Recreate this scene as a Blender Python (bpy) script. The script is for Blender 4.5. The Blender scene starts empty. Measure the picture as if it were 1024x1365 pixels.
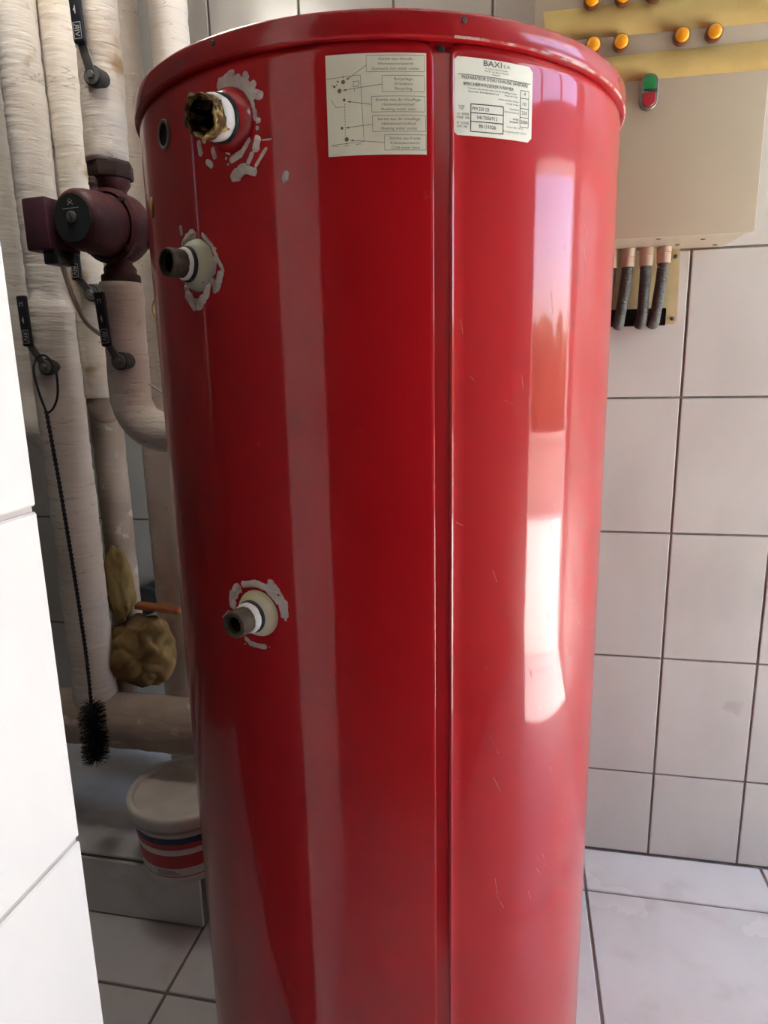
import bpy, bmesh, math, random
from mathutils import Vector, Matrix, noise
random.seed(7)
SC = bpy.context.scene
COL = SC.collection
PI = math.pi

# ------------------------------------------------------------------ camera
CAM_H = 1.2015
cam_data = bpy.data.cameras.new('camera')
cam = bpy.data.objects.new('camera', cam_data)
COL.objects.link(cam)
yaw, pitch, roll, f_px = 0.1987, 0.2130, 0.0201, 899.31
Fv = Vector((-math.sin(yaw)*math.cos(pitch), math.cos(yaw)*math.cos(pitch), -math.sin(pitch)))
R0 = Vector((math.cos(yaw), math.sin(yaw), 0))
D0 = Fv.cross(R0)
Rv = math.cos(roll)*R0 + math.sin(roll)*D0
Dv = -math.sin(roll)*R0 + math.cos(roll)*D0
cam.matrix_world = Matrix(((Rv.x, -Dv.x, -Fv.x, 0), (Rv.y, -Dv.y, -Fv.y, 0), (Rv.z, -Dv.z, -Fv.z, CAM_H), (0, 0, 0, 1)))
cam_data.sensor_fit = 'VERTICAL'
cam_data.sensor_height = 36.0
cam_data.lens = f_px*36.0/1365.0
cam_data.clip_start = 0.02
SC.camera = cam

# ------------------------------------------------------------------ daylight
world = bpy.data.worlds.new('world'); SC.world = world
world.use_nodes = True
wn = world.node_tree
sky = wn.nodes.new('ShaderNodeTexSky')
sky.sky_type = 'NISHITA'; sky.sun_disc = False
sky.sun_elevation = math.radians(58); sky.sun_rotation = math.radians(200)
sky.altitude = 50; sky.dust_density = 2.5; sky.air_density = 1.0
wn.links.new(sky.outputs[0], wn.nodes['Background'].inputs[0])
wn.nodes['Background'].inputs[1].default_value = SKY_STRENGTH = 1.3

sun_d = bpy.data.lights.new('sun', 'SUN'); sun_d.energy = 27.0; sun_d.angle = math.radians(0.6)
sun_d.color = (1.0, 0.95, 0.87)
sun = bpy.data.objects.new('sun', sun_d); COL.objects.link(sun)
sun.rotation_euler = Vector((-0.37, 0.06, -0.93)).to_track_quat('-Z', 'Y').to_euler()
sun.location = (6, -4, 6)

DOOR_X, DOOR_Y0, DOOR_Y1, DOOR_H = 2.0, 0.47, 1.47, 1.95
WIN_Y0, WIN_Y1, WIN_Z0, WIN_Z1 = 0.12, 1.47, 2.10, 2.72
def portal(y0, y1, z0, z1):                                   # sampling guides for the sky, no light of their own
    d = bpy.data.lights.new('opening_portal', 'AREA'); d.shape = 'RECTANGLE'; d.size = y1-y0; d.size_y = z1-z0
    d.cycles.is_portal = True
    o = bpy.data.objects.new('opening_portal', d); COL.objects.link(o)
    o.location = (DOOR_X+0.22, (y0+y1)/2, (z0+z1)/2)
    o.rotation_euler = Vector((-1, 0, 0)).to_track_quat('-Z', 'Z').to_euler()
portal(DOOR_Y0, DOOR_Y1, 0, DOOR_H); portal(WIN_Y0, WIN_Y1, WIN_Z0, WIN_Z1)

FILL_X, FILL_Y, FILL_Z, FILL_RADIANCE = -0.70, 0.93, 2.20, 9.5              # unseen fill lamp added over the pipes, built below
vs = SC.view_settings
vs.view_transform = 'Standard'; vs.look = 'None'; vs.gamma = 1.0; vs.use_curve_mapping = False
vs.exposure = 1.18
SC.cycles.max_bounces = 12; SC.cycles.diffuse_bounces = 8; SC.cycles.glossy_bounces = 5
SC.cycles.sample_clamp_indirect = 12.0
SC.cycles.caustics_reflective = False

# ------------------------------------------------------------------ helpers
WORLD = {}
def wloc(o):
    return WORLD.get(o.name, Vector((0, 0, 0))) if o else Vector((0, 0, 0))

def link(o, loc, parent=None):
    COL.objects.link(o)
    loc = Vector(loc)
    o.location = loc - wloc(parent)
    if parent: o.parent = parent
    WORLD[o.name] = loc
    return o

def thing(name, label, cat, loc=(0, 0, 0), group=None):
    o = bpy.data.objects.new(name, None); o.empty_display_size = 0.05
    link(o, loc)
    o['label'] = label; o['category'] = cat
    if group: o['group'] = group
    return o

def tag(o, label, cat, group=None):
    o['label'] = label; o['category'] = cat
    if group: o['group'] = group
    return o

def obj(name, bm, mats, parent=None, smooth=True, label=None, kind=None, angle=None):
    """link a bmesh built in world coordinates as one mesh object, origin at its own centre"""
    if not isinstance(mats, (list, tuple)): mats = [mats]
    bm.verts.ensure_lookup_table()
    lo = Vector([min(v.co[i] for v in bm.verts) for i in range(3)])
    hi = Vector([max(v.co[i] for v in bm.verts) for i in range(3)])
    c = (lo+hi)/2
    bmesh.ops.translate(bm, verts=bm.verts, vec=-c)
    me = bpy.data.meshes.new(name); bm.to_mesh(me); bm.free()
    for m in mats: me.materials.append(m)
    if smooth:
        me.shade_smooth()
        if angle: me.set_sharp_from_angle(angle=math.radians(angle))
    o = bpy.data.objects.new(name, me)
    link(o, c, parent)
    if label: o['label'] = label
    if kind: o['kind'] = kind
    return o

def box(bm, lo, hi, bevel=0.0, seg=1, mi=0, M=None):
    lo = Vector(lo); hi = Vector(hi)
    r = bmesh.ops.create_cube(bm, size=1.0)
    vs_ = r['verts']
    for v in vs_:
        v.co = Vector(((v.co.x+.5)*(hi.x-lo.x)+lo.x, (v.co.y+.5)*(hi.y-lo.y)+lo.y, (v.co.z+.5)*(hi.z-lo.z)+lo.z))
    fs = list({f for v in vs_ for f in v.link_faces})
    if bevel:
        es = list({e for v in vs_ for e in v.link_edges})
        rr = bmesh.ops.bevel(bm, geom=es, offset=bevel, segments=seg, affect='EDGES', profile=0.5)
        fs = list({f for f in rr['faces']} | {f for f in fs if f.is_valid})
    vv = list({v for f in fs for v in f.verts})
    for f in fs: f.material_index = mi
    if M is not None: bmesh.ops.transform(bm, matrix=M, verts=vv)
    return vv

def frame(axis, up=(0, 0, 1)):
    z = Vector(axis).normalized(); up = Vector(up)
    if abs(z.dot(up)) > .95: up = Vector((0, 1, 0))
    x = up.cross(z).normalized(); y = z.cross(x)
    return x, y, z

def lathe(bm, origin, axis, prof, seg=32, mi=0, cap0=False, cap1=False, wob=None, a0=0.0):
    """prof: list of (r, h) along axis"""
    o = Vector(origin); x, y, z = frame(axis)
    rings = []
    for r, h in prof:
        ring = []
        for k in range(seg):
            a = a0+2*PI*k/seg
            rr = r
            p = o+z*h+(x*math.cos(a)+y*math.sin(a))*rr
            if wob: p = p+(x*math.cos(a)+y*math.sin(a))*wob(p)
            ring.append(bm.verts.new(p))
        rings.append(ring)
    fs = []
    for i in range(len(rings)-1):
        for k in range(seg):
            k2 = (k+1) % seg
            fs.append(bm.faces.new((rings[i][k], rings[i][k2], rings[i+1][k2], rings[i+1][k])))
    if cap0: fs.append(bm.faces.new(list(reversed(rings[0]))))
    if cap1: fs.append(bm.faces.new(rings[-1]))
    for f in fs: f.material_index = mi
    return rings

def fillet(pts, rad, step=0.012):
    """polyline with rounded corners, resampled"""
    P = [Vector(p) for p in pts]
    out = [P[0]]
    for i in range(1, len(P)-1):
        a = (P[i-1]-P[i]); b = (P[i+1]-P[i])
        la, lb = a.length, b.length
        a.normalize(); b.normalize()
        ang = a.angle(b)
        t = min(rad/math.tan(ang/2), la*.49, lb*.49)
        p0 = P[i]+a*t; p1 = P[i]+b*t
        n = 8
        for k in range(n+1):
            u = k/n
            out.append(p0*(1-u)**2+P[i]*2*u*(1-u)+p1*u*u)
    out.append(P[-1])
    res = [out[0]]
    for i in range(1, len(out)):
        d = (out[i]-out[i-1]).length
        n = max(1, int(round(d/step)))
        for k in range(1, n+1): res.append(out[i-1].lerp(out[i], k/n))
    return res

def spline(pts, n=12):
    P = [Vector(p) for p in pts]; out = []
    for i in range(len(P)-1):
        p0 = P[max(i-1, 0)]; p1 = P[i]; p2 = P[i+1]; p3 = P[min(i+2, len(P)-1)]
        for k in range(n):
            t = k/n
            out.append(.5*((2*p1)+(-p0+p2)*t+(2*p0-5*p1+4*p2-p3)*t*t+(-p0+3*p1-3*p2+p3)*t**3))
    out.append(P[-1]); return out

def tube(bm, path, rad, seg=16, mi=0, caps=True, rfun=None, closed=False):
    """sweep; rad may be a number; rfun(s, ang, p) gives a radius factor"""
    P = [Vector(p) for p in path]; n = len(P)
    t0 = (P[1]-P[0]).normalized()
    x, y, _ = frame(t0)
    rings = []; s = 0.0
    for i in range(n):
        if i: s += (P[i]-P[i-1]).length
        t = ((P[(i+1) % n]-P[i-1]) if closed else (P[min(i+1, n-1)]-P[max(i-1, 0)])).normalized()
        x = (x-t*x.dot(t)).normalized(); y = t.cross(x)
        ring = []
        for k in range(seg):
            a = 2*PI*k/seg
            d = x*math.cos(a)+y*math.sin(a)
            r = rad
            if rfun: r = rad*rfun(s, a, P[i]+d*rad)
            ring.append(bm.verts.new(P[i]+d*r))
        rings.append(ring)
    fs = []
    for i in range(n if closed else n-1):
        A = rings[i]; B = rings[(i+1) % n]
        for k in range(seg):
            k2 = (k+1) % seg
            fs.append(bm.faces.new((A[k], A[k2], B[k2], B[k])))
    if caps and not closed:
        fs.append(bm.faces.new(list(reversed(rings[0])))); fs.append(bm.faces.new(rings[-1]))
    for f in fs: f.material_index = mi
    return rings

def blob(bm, c, r, sub=3, amp=.15, freq=8.0, M=None, mi=0, crease=0.0, seed=0.0):
    res = bmesh.ops.create_icosphere(bm, subdivisions=sub, radius=1.0)
    off = Vector((seed, seed*1.7, -seed))
    for v in res['verts']:
        d = v.co.copy()
        n = noise.noise(d*freq*.2+off)*amp + noise.noise(d*freq*.6+off)*amp*.45
        if crease: n -= crease*(1-abs(noise.noise(d*freq*.45+off*2)))**6
        q = d*(1+n)
        p = Vector((q.x*r[0], q.y*r[1], q.z*r[2]))
        if M is not None: p = M @ p
        v.co = p+Vector(c)
    for f in {f for v in res['verts'] for f in v.link_faces}: f.material_index = mi

# ------------------------------------------------------------------ materials
def srgb(r, g, b):
    def c(u):
        u /= 255.0
        return u/12.92 if u <= .04045 else ((u+.055)/1.055)**2.4
    return (c(r), c(g), c(b), 1.0)

def mat(name, color, rough=.5, spec=.5, metal=0.0, color2=None, scale=10.0, detail=4.0, lo=.35, hi=.65, stretch=(1, 1, 1),
        bump=0.0, bscale=60.0, bstretch=(1, 1, 1), rough2=None, coat=0.0, coat_rough=.05, color3=None, scale3=40.0, lo3=.6, hi3=.7, emit=None, lines=None, bdist=.002):
    m = bpy.data.materials.new(name); m.use_nodes = True
    nt = m.node_tree; b = nt.nodes['Principled BSDF']
    b.inputs['Base Color'].default_value = color
    b.inputs['Roughness'].default_value = rough
    b.inputs['Specular IOR Level'].default_value = spec
    b.inputs['Metallic'].default_value = metal
    b.inputs['Coat Weight'].default_value = coat
    b.inputs['Coat Roughness'].default_value = coat_rough
    tc = nt.nodes.new('ShaderNodeTexCoord')
    geo = nt.nodes.new('ShaderNodeNewGeometry')
    def noise_tex(sc, st, det=4.0):
        mp = nt.nodes.new('ShaderNodeMapping'); mp.inputs['Scale'].default_value = st
        nt.links.new(geo.outputs['Position'], mp.inputs['Vector'])
        n = nt.nodes.new('ShaderNodeTexNoise'); n.inputs['Scale'].default_value = sc; n.inputs['Detail'].default_value = det
        nt.links.new(mp.outputs[0], n.inputs['Vector'])
        return n
    def ramp(n, a, b_):
        r = nt.nodes.new('ShaderNodeMapRange'); r.inputs['From Min'].default_value = a; r.inputs['From Max'].default_value = b_
        r.interpolation_type = 'SMOOTHSTEP'
        nt.links.new(n.outputs['Fac'], r.inputs['Value']); return r
    last = None
    if color2 is not None:
        n = noise_tex(scale, stretch, detail); r = ramp(n, lo, hi)
        mx = nt.nodes.new('ShaderNodeMix'); mx.data_type = 'RGBA'
        mx.inputs['A'].default_value = color; mx.inputs['B'].default_value = color2
        nt.links.new(r.outputs[0], mx.inputs['Factor']); last = mx.outputs['Result']
        if rough2 is not None:
            rr = nt.nodes.new('ShaderNodeMapRange'); rr.inputs['To Min'].default_value = rough; rr.inputs['To Max'].default_value = rough2
            nt.links.new(r.outputs[0], rr.inputs['Value']); nt.links.new(rr.outputs[0], b.inputs['Roughness'])
    if color3 is not None:
        n = noise_tex(scale3, (1, 1, 1), 3.0); r = ramp(n, lo3, hi3)
        mx = nt.nodes.new('ShaderNodeMix'); mx.data_type = 'RGBA'
        if last is None: mx.inputs['A'].default_value = color
        else: nt.links.new(last, mx.inputs['A'])
        mx.inputs['B'].default_value = color3
        nt.links.new(r.outputs[0], mx.inputs['Factor']); last = mx.outputs['Result']
    if lines is not None:                                     # thin wandering creases: (colour, scale, stretch, half width, strength)
        lc, ls, lst, lw, lk = lines
        n = noise_tex(ls, lst, 2.0)
        sb = nt.nodes.new('ShaderNodeMath'); sb.operation = 'SUBTRACT'; sb.inputs[1].default_value = .5; nt.links.new(n.outputs['Fac'], sb.inputs[0])
        ab = nt.nodes.new('ShaderNodeMath'); ab.operation = 'ABSOLUTE'; nt.links.new(sb.outputs[0], ab.inputs[0])
        r = nt.nodes.new('ShaderNodeMapRange'); r.inputs['From Min'].default_value = 0; r.inputs['From Max'].default_value = lw
        r.inputs['To Min'].default_value = lk; r.inputs['To Max'].default_value = 0; nt.links.new(ab.outputs[0], r.inputs['Value'])
        n2 = noise_tex(9.0, (1, 1, 1), 2.0); r2 = ramp(n2, .44, .60)
        ml = nt.nodes.new('ShaderNodeMath'); ml.operation = 'MULTIPLY'; nt.links.new(r.outputs[0], ml.inputs[0]); nt.links.new(r2.outputs[0], ml.inputs[1])
        mx = nt.nodes.new('ShaderNodeMix'); mx.data_type = 'RGBA'
        if last is None: mx.inputs['A'].default_value = color
        else: nt.links.new(last, mx.inputs['A'])
        mx.inputs['B'].default_value = lc; nt.links.new(ml.outputs[0], mx.inputs['Factor']); last = mx.outputs['Result']
    if last is not None: nt.links.new(last, b.inputs['Base Color'])
    if bump:
        n = noise_tex(bscale, bstretch, 5.0)
        bp = nt.nodes.new('ShaderNodeBump'); bp.inputs['Strength'].default_value = bump; bp.inputs['Distance'].default_value = bdist
        nt.links.new(n.outputs['Fac'], bp.inputs['Height']); nt.links.new(bp.outputs[0], b.inputs['Normal'])
    if emit is not None:
        b.inputs['Emission Color'].default_value = emit[0]; b.inputs['Emission Strength'].default_value = emit[1]
    return m

M = {}
M['tile'] = mat('glazed_wall_tile', (.55, .53, .485, 1), .22, .5, color2=(.50, .475, .435, 1), scale=5, detail=6, lo=.40, hi=.72, stretch=(1.2, 1.2, .7),
                color3=(.46, .41, .39, 1), scale3=9, lo3=.66, hi3=.74, bump=.05, bscale=14)
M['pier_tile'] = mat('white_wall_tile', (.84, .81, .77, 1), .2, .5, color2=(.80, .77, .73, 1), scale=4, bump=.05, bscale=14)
M['floor_tile'] = mat('floor_tile', (.67, .665, .66, 1), .22, .5, color2=(.59, .575, .56, 1), scale=4, detail=6, lo=.42, hi=.75,
                      color3=(.50, .46, .42, 1), scale3=9, lo3=.5, hi3=.9, bump=.03, bscale=16, rough2=.32)
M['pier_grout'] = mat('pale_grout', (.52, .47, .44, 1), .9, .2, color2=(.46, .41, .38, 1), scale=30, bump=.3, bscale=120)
M['grout'] = mat('grout', (.22, .19, .17, 1), .9, .2, color2=(.16, .135, .12, 1), scale=30, bump=.3, bscale=120)
M['plaster'] = mat('wall_plaster', (.76, .74, .71, 1), .8, .2, color2=(.73, .71, .68, 1), scale=6, bump=.1, bscale=60)
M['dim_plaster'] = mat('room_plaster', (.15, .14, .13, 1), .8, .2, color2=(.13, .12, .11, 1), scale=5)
M['red'] = mat('red_lacquered_sheet', (.45, .0095, .013, 1), .30, .10, color2=(.41, .008, .011, 1), scale=6, detail=5, lo=.4, hi=.7,
               color3=(.47, .03, .03, 1), scale3=55, lo3=.72, hi3=.80, coat=.68, coat_rough=.05)
M['red_rim'] = mat('red_lid_paint', (.40, .010, .014, 1), .26, .3, color2=(.36, .009, .012, 1), scale=9, color3=(.36, .05, .045, 1), scale3=70, lo3=.70, hi3=.80, coat=.5, coat_rough=.08)
M['dust'] = mat('dusty_edge', (.55, .38, .33, 1), .8, .2, color2=(.40, .05, .05, 1), scale=60, lo=.45, hi=.6)
M['foam'] = mat('dried_foam', (.66, .58, .52, 1), .75, .25, color2=(.56, .45, .41, 1), scale=60, color3=(.36, .20, .19, 1), scale3=90, lo3=.60, hi3=.75, bump=.5, bscale=180)
M['cream'] = mat('cream_collar', (.60, .52, .30, 1), .5, .35, color2=(.55, .50, .36, 1), scale=40, color3=(.16, .13, .09, 1), scale3=70, lo3=.70, hi3=.74)
M['pale_cream'] = mat('pale_green_collar', (.55, .53, .37, 1), .5, .35, color2=(.52, .52, .42, 1), scale=40, color3=(.10, .09, .07, 1), scale3=75, lo3=.68, hi3=.72)
M['rubber'] = mat('dark_rubber', (.03, .03, .032, 1), .6, .3)
M['ptfe'] = mat('white_thread_tape', (.78, .75, .72, 1), .6, .3, bump=.5, bscale=150, bstretch=(1, 1, 5))
M['rust'] = mat('brown_steel_nipple', (.060, .040, .026, 1), .75, .3, color2=(.10, .07, .042, 1), scale=90, bump=.7, bscale=200)
M['rust_hemp'] = mat('rusty_nipple_with_hemp', (.10, .05, .018, 1), .85, .2, color2=(.45, .30, .11, 1), scale=70, lo=.45, hi=.62, color3=(.03, .02, .012, 1), scale3=85, lo3=.55, hi3=.66, bump=1.0, bscale=220)
M['bore'] = mat('pipe_bore', (.012, .008, .006, 1), .9, .1)
M['wrap'] = mat('pipe_insulation_wrap', (.71, .665, .60, 1), .75, .25, color2=(.63, .565, .485, 1), scale=5, detail=6, lo=.42, hi=.75, stretch=(1, 1, 1.6),
                color3=(.50, .41, .31, 1), scale3=24, lo3=.64, hi3=.80, bump=.5, bscale=26, bstretch=(.6, .6, 3.6), bdist=.006, lines=((.22, .17, .13, 1), 11, (.5, .5, 4.2), .009, .6))
M['wrap_stained'] = mat('stained_insulation_wrap', (.68, .62, .54, 1), .75, .25, color2=(.60, .50, .38, 1), scale=7, detail=6, lo=.42, hi=.70,
                color3=(.38, .25, .13, 1), scale3=11, lo3=.62, hi3=.74, bump=.5, bscale=26, bstretch=(.6, .6, 3.6), bdist=.006, lines=((.20, .14, .10, 1), 11, (.5, .5, 4.2), .009, .6))
M['crack'] = mat('wrap_crease', (.20, .15, .10, 1), .9, .1)
M['pump'] = mat('pump_red_casting', (.075, .016, .016, 1), .55, .35, color2=(.055, .014, .014, 1), scale=40, color3=(.11, .05, .04, 1), scale3=60, lo3=.62, hi3=.75, bump=.35, bscale=220)
M['pump_box'] = mat('pump_box_purple', (.085, .028, .040, 1), .5, .35, color2=(.07, .022, .034, 1), scale=30)
M['cast'] = mat('rusty_union_nut', (.038, .022, .018, 1), .75, .3, color2=(.06, .03, .022, 1), scale=70, bump=.5, bscale=200)
M['label_black'] = mat('pump_label', (.018, .024, .022, 1), .4, .4)
M['steel'] = mat('grey_metal', (.30, .30, .29, 1), .45, .5, metal=.8, color2=(.22, .22, .21, 1), scale=40)
M['dark_steel'] = mat('dark_steel', (.06, .058, .056, 1), .5, .4, metal=.5, color2=(.09, .085, .08, 1), scale=50)
M['grip'] = mat('black_plastic_grip', (.012, .013, .018, 1), .4, .4)
M['print_white'] = mat('white_print', (.5, .5, .5, 1), .6, .2)
M['grey_pipe'] = mat('grey_pipe', (.075, .07, .06, 1), .6, .3)
M['bag'] = mat('yellow_brown_paper', (.27, .18, .068, 1), .7, .25, color2=(.17, .10, .035, 1), scale=14, lo=.4, hi=.65, bump=.6, bscale=60)
M['bag2'] = mat('ochre_paper', (.30, .22, .08, 1), .7, .25, color2=(.24, .165, .055, 1), scale=16, bump=.5, bscale=60)
M['orange'] = mat('orange_plastic', (.42, .13, .04, 1), .5, .3, color2=(.34, .10, .03, 1), scale=40)
M['blue_grey'] = mat('blue_grey_plastic', (.16, .18, .21, 1), .5, .3)
M['bristle'] = mat('black_bristle', (.012, .013, .016, 1), .6, .3)
M['wire'] = mat('dark_wire', (.03, .03, .035, 1), .5, .4, metal=.4)
M['white_cable'] = mat('white_cable', (.55, .50, .42, 1), .5, .3)
M['yellow_wire'] = mat('yellow_wire', (.50, .40, .18, 1), .5, .3)
M['bucket'] = mat('white_bucket_plastic', (.66, .63, .58, 1), .42, .4, color2=(.58, .54, .48, 1), scale=14, color3=(.30, .26, .22, 1), scale3=40, lo3=.70, hi3=.76)
M['lab_red'] = mat('label_red', (.48, .025, .032, 1), .45, .4)
M['lab_blue'] = mat('label_blue', (.018, .02, .085, 1), .45, .4)
M['lab_white'] = mat('label_white', (.68, .65, .60, 1), .45, .4)
M['lab_ink'] = mat('label_ink', (.10, .09, .085, 1), .6, .3)
M['panel'] = mat('beige_enamel', (.42, .36, .262, 1), .38, .4, color2=(.41, .34, .25, 1), scale=4, lo=.4, hi=.7)
M['tape'] = mat('yellow_masking_tape', (.60, .45, .16, 1), .65, .3, color2=(.55, .40, .14, 1), scale=20, color3=(.42, .30, .12, 1), scale3=60, lo3=.70, hi3=.80, bump=.3, bscale=80)
M['amber'] = mat('amber_lens', (.85, .34, .008, 1), .2, .5)
M['lamp_rim'] = mat('lamp_bezel', (.16, .065, .030, 1), .35, .5)
M['green'] = mat('green_button', (.02, .22, .06, 1), .35, .5)
M['button_red'] = mat('red_button', (.36, .02, .03, 1), .35, .5)
M['bezel'] = mat('button_bezel', (.22, .19, .16, 1), .35, .5, metal=.5)
M['plate'] = mat('cream_plate', (.50, .40, .22, 1), .5, .4, color2=(.46, .35, .18, 1), scale=20)
M['hole'] = mat('hollow_shade', (.015, .011, .010, 1), .95, .1)  # near-black colour painted as the shade inside openings
M['fitting'] = mat('cream_conduit_fitting', (.50, .38, .30, 1), .5, .35)
M['conduit'] = mat('grey_corrugated_conduit', (.085, .085, .08, 1), .55, .35)
M['paper'] = mat('sticker_paper_cream', (.84, .79, .62, 1), .5, .35, color2=(.76, .69, .53, 1), scale=18, lo=.45, hi=.75, color3=(.62, .53, .37, 1), scale3=34, lo3=.66, hi3=.80)
M['paper_white'] = mat('rating_plate_paper', (.86, .83, .70, 1), .45, .4)
M['ink_soft'] = mat('faded_ink', (.17, .145, .11, 1), .7, .2)
M['ink'] = mat('black_ink', (.045, .042, .042, 1), .7, .2)
M['gold'] = mat('yellow_sticker', (.40, .24, .04, 1), .5, .3)
M['shaded_concrete'] = mat('shaded_concrete', (.16, .135, .11, 1), .9, .2, color2=(.11, .09, .075, 1), scale=16, bump=.5, bscale=60)
M['yard'] = mat('yard_paving', (.80, .77, .71, 1), .9, .1, color2=(.76, .73, .67, 1), scale=2)
M['yard_wall'] = mat('yard_render', (.55, .46, .40, 1), .9, .1)
M['hedge'] = mat('hedge_leaves', (.05, .08, .025, 1), .7, .2, color2=(.09, .12, .03, 1), scale=9)
M['white_paint'] = mat('white_door_paint', (.72, .70, .67, 1), .4, .4)
M['opal'] = mat('fill_lamp_glass', (.8, .78, .75, 1), .4, .4, emit=((1.0, .93, .85, 1), FILL_RADIANCE))
M['grommet'] = mat('grey_grommet', (.22, .19, .175, 1), .6, .3)
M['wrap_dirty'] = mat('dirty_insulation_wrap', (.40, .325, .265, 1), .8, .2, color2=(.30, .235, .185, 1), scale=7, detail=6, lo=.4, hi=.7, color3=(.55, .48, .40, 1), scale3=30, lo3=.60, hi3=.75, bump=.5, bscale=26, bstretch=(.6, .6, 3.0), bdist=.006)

# ------------------------------------------------------------------ the room
def structure(name, bm, m, parent=None):
    o = obj(name, bm, m, parent, smooth=False)
    o['kind'] = 'structure'
    return o

def slab(name, lo, hi, m):
    bm = bmesh.new(); box(bm, lo, hi); return structure(name, bm, m)

_tiles = {}
def tile(parent, lo, hi, m, name='tile', bevel=.0016):
    lo = Vector(lo); hi = Vector(hi); d = hi-lo
    key = (round(d.x, 4), round(d.y, 4), round(d.z, 4), m.name)
    if key not in _tiles:
        bm = bmesh.new(); box(bm, -d/2, d/2, bevel)
        me = bpy.data.meshes.new('tile'); bm.to_mesh(me); bm.free(); me.materials.append(m); _tiles[key] = me
    o = bpy.data.objects.new(name, _tiles[key])
    link(o, (lo+hi)/2, parent)
    return o

def cuts(a, b, origin, step):
    k0 = math.ceil((a-origin)/step-1e-6); out = [a]
    while origin+k0*step < b-1e-6:
        v = origin+k0*step
        if v-a > .008: out.append(v)
        k0 += 1
    out.append(b); return out

WY = 1.557; XL, XR = -1.75, 2.0; YF = -2.4; CEIL = 2.80
G = .0023                                                     # half a joint
floor = slab('floor', (XL-.3, YF-.2, -.12), (XR+.2, WY+.2, -.0035), M['grout'])
fx = cuts(XL, XR, .1775, .418); fy = cuts(YF, WY-.002, .9936, .418)
for i in range(len(fx)-1):
    for j in range(len(fy)-1):
        tile(floor, (fx[i]+.003, fy[j]+.003, -.012), (fx[i+1]-.003, fy[j+1]-.003, random.uniform(-.0004, .0004)), M['floor_tile'])

wall_back = slab('wall_back', (XL-.2, WY+.003, -.12), (XR+.2, WY+.2, CEIL), M['grout'])
bx_ = cuts(XL, XR, .3394, .20404); bz_ = cuts(0.0, CEIL-.02, .2233, .30)
for i in range(len(bx_)-1):
    for j in range(len(bz_)-1):
        tile(wall_back, (bx_[i]+G, WY+random.uniform(-.0003, .0003), bz_[j]+G), (bx_[i+1]-G, WY+.01, bz_[j+1]-G), M['tile'])

PX, PY = -.3706, .4567                                        # corner of the tiled pier on the left
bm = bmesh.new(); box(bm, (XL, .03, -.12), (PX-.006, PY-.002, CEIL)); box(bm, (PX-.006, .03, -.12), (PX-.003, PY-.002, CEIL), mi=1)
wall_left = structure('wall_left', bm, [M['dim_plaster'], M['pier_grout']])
pz_ = cuts(0.0, CEIL, .2093, .2960); py_ = cuts(.03, PY, PY, .20404)
py_ = [.03, PY-2*.20404, PY-.20404, PY]
for i in range(len(py_)-1):
    for j in range(len(pz_)-1):
        y1 = py_[i+1]-(G if i < len(py_)-2 else 0)
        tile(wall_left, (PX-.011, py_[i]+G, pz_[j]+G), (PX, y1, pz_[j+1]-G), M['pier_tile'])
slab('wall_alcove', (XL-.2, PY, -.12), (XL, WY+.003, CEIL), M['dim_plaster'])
bm = bmesh.new()
W0, W1 = XR, XR+.2
box(bm, (W0, YF-.2, -.12), (W1, WIN_Y0, CEIL)); box(bm, (W0, DOOR_Y1, -.12), (W1, WY+.003, CEIL))
box(bm, (W0, WIN_Y0, -.12), (W1, DOOR_Y0, WIN_Z0)); box(bm, (W0, DOOR_Y0, DOOR_H), (W1, DOOR_Y1, WIN_Z0)); box(bm, (W0, WIN_Y0, WIN_Z1), (W1, DOOR_Y1, CEIL))
structure('wall_right', bm, M['plaster'])
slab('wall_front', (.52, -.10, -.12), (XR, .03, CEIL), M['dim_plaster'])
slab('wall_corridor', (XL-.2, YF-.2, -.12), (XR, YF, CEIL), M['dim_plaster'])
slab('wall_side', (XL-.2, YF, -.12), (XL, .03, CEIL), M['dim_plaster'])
slab('ceiling', (XL-.2, YF-.2, CEIL), (XR+.2, WY+.2, CEIL+.15), M['plaster'])
bm = bmesh.new()                                              # frame of the yard door
box(bm, (XR-.012, DOOR_Y0-.05, 0), (XR+.21, DOOR_Y0+.03, DOOR_H+.05), .003); box(bm, (XR-.012, DOOR_Y1-.03, 0), (XR+.21, DOOR_Y1+.05, DOOR_H+.05), .003)
box(bm, (XR-.012, DOOR_Y0+.03, DOOR_H-.03), (XR+.21, DOOR_Y1-.03, DOOR_H+.05), .003)
structure('door_1', bm, M['white_paint'])
bm = bmesh.new()                                              # frame and mullions of the high strip window
for z in (WIN_Z0, WIN_Z1-.035): box(bm, (XR+.06, WIN_Y0, z), (XR+.11, WIN_Y1, z+.035), .003)
for k in range(4):
    y = WIN_Y0+(WIN_Y1-WIN_Y0-.04)*k/3; box(bm, (XR+.06, y, WIN_Z0), (XR+.11, y+.04, WIN_Z1), .003)
structure('window_1', bm, M['white_paint'])
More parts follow.
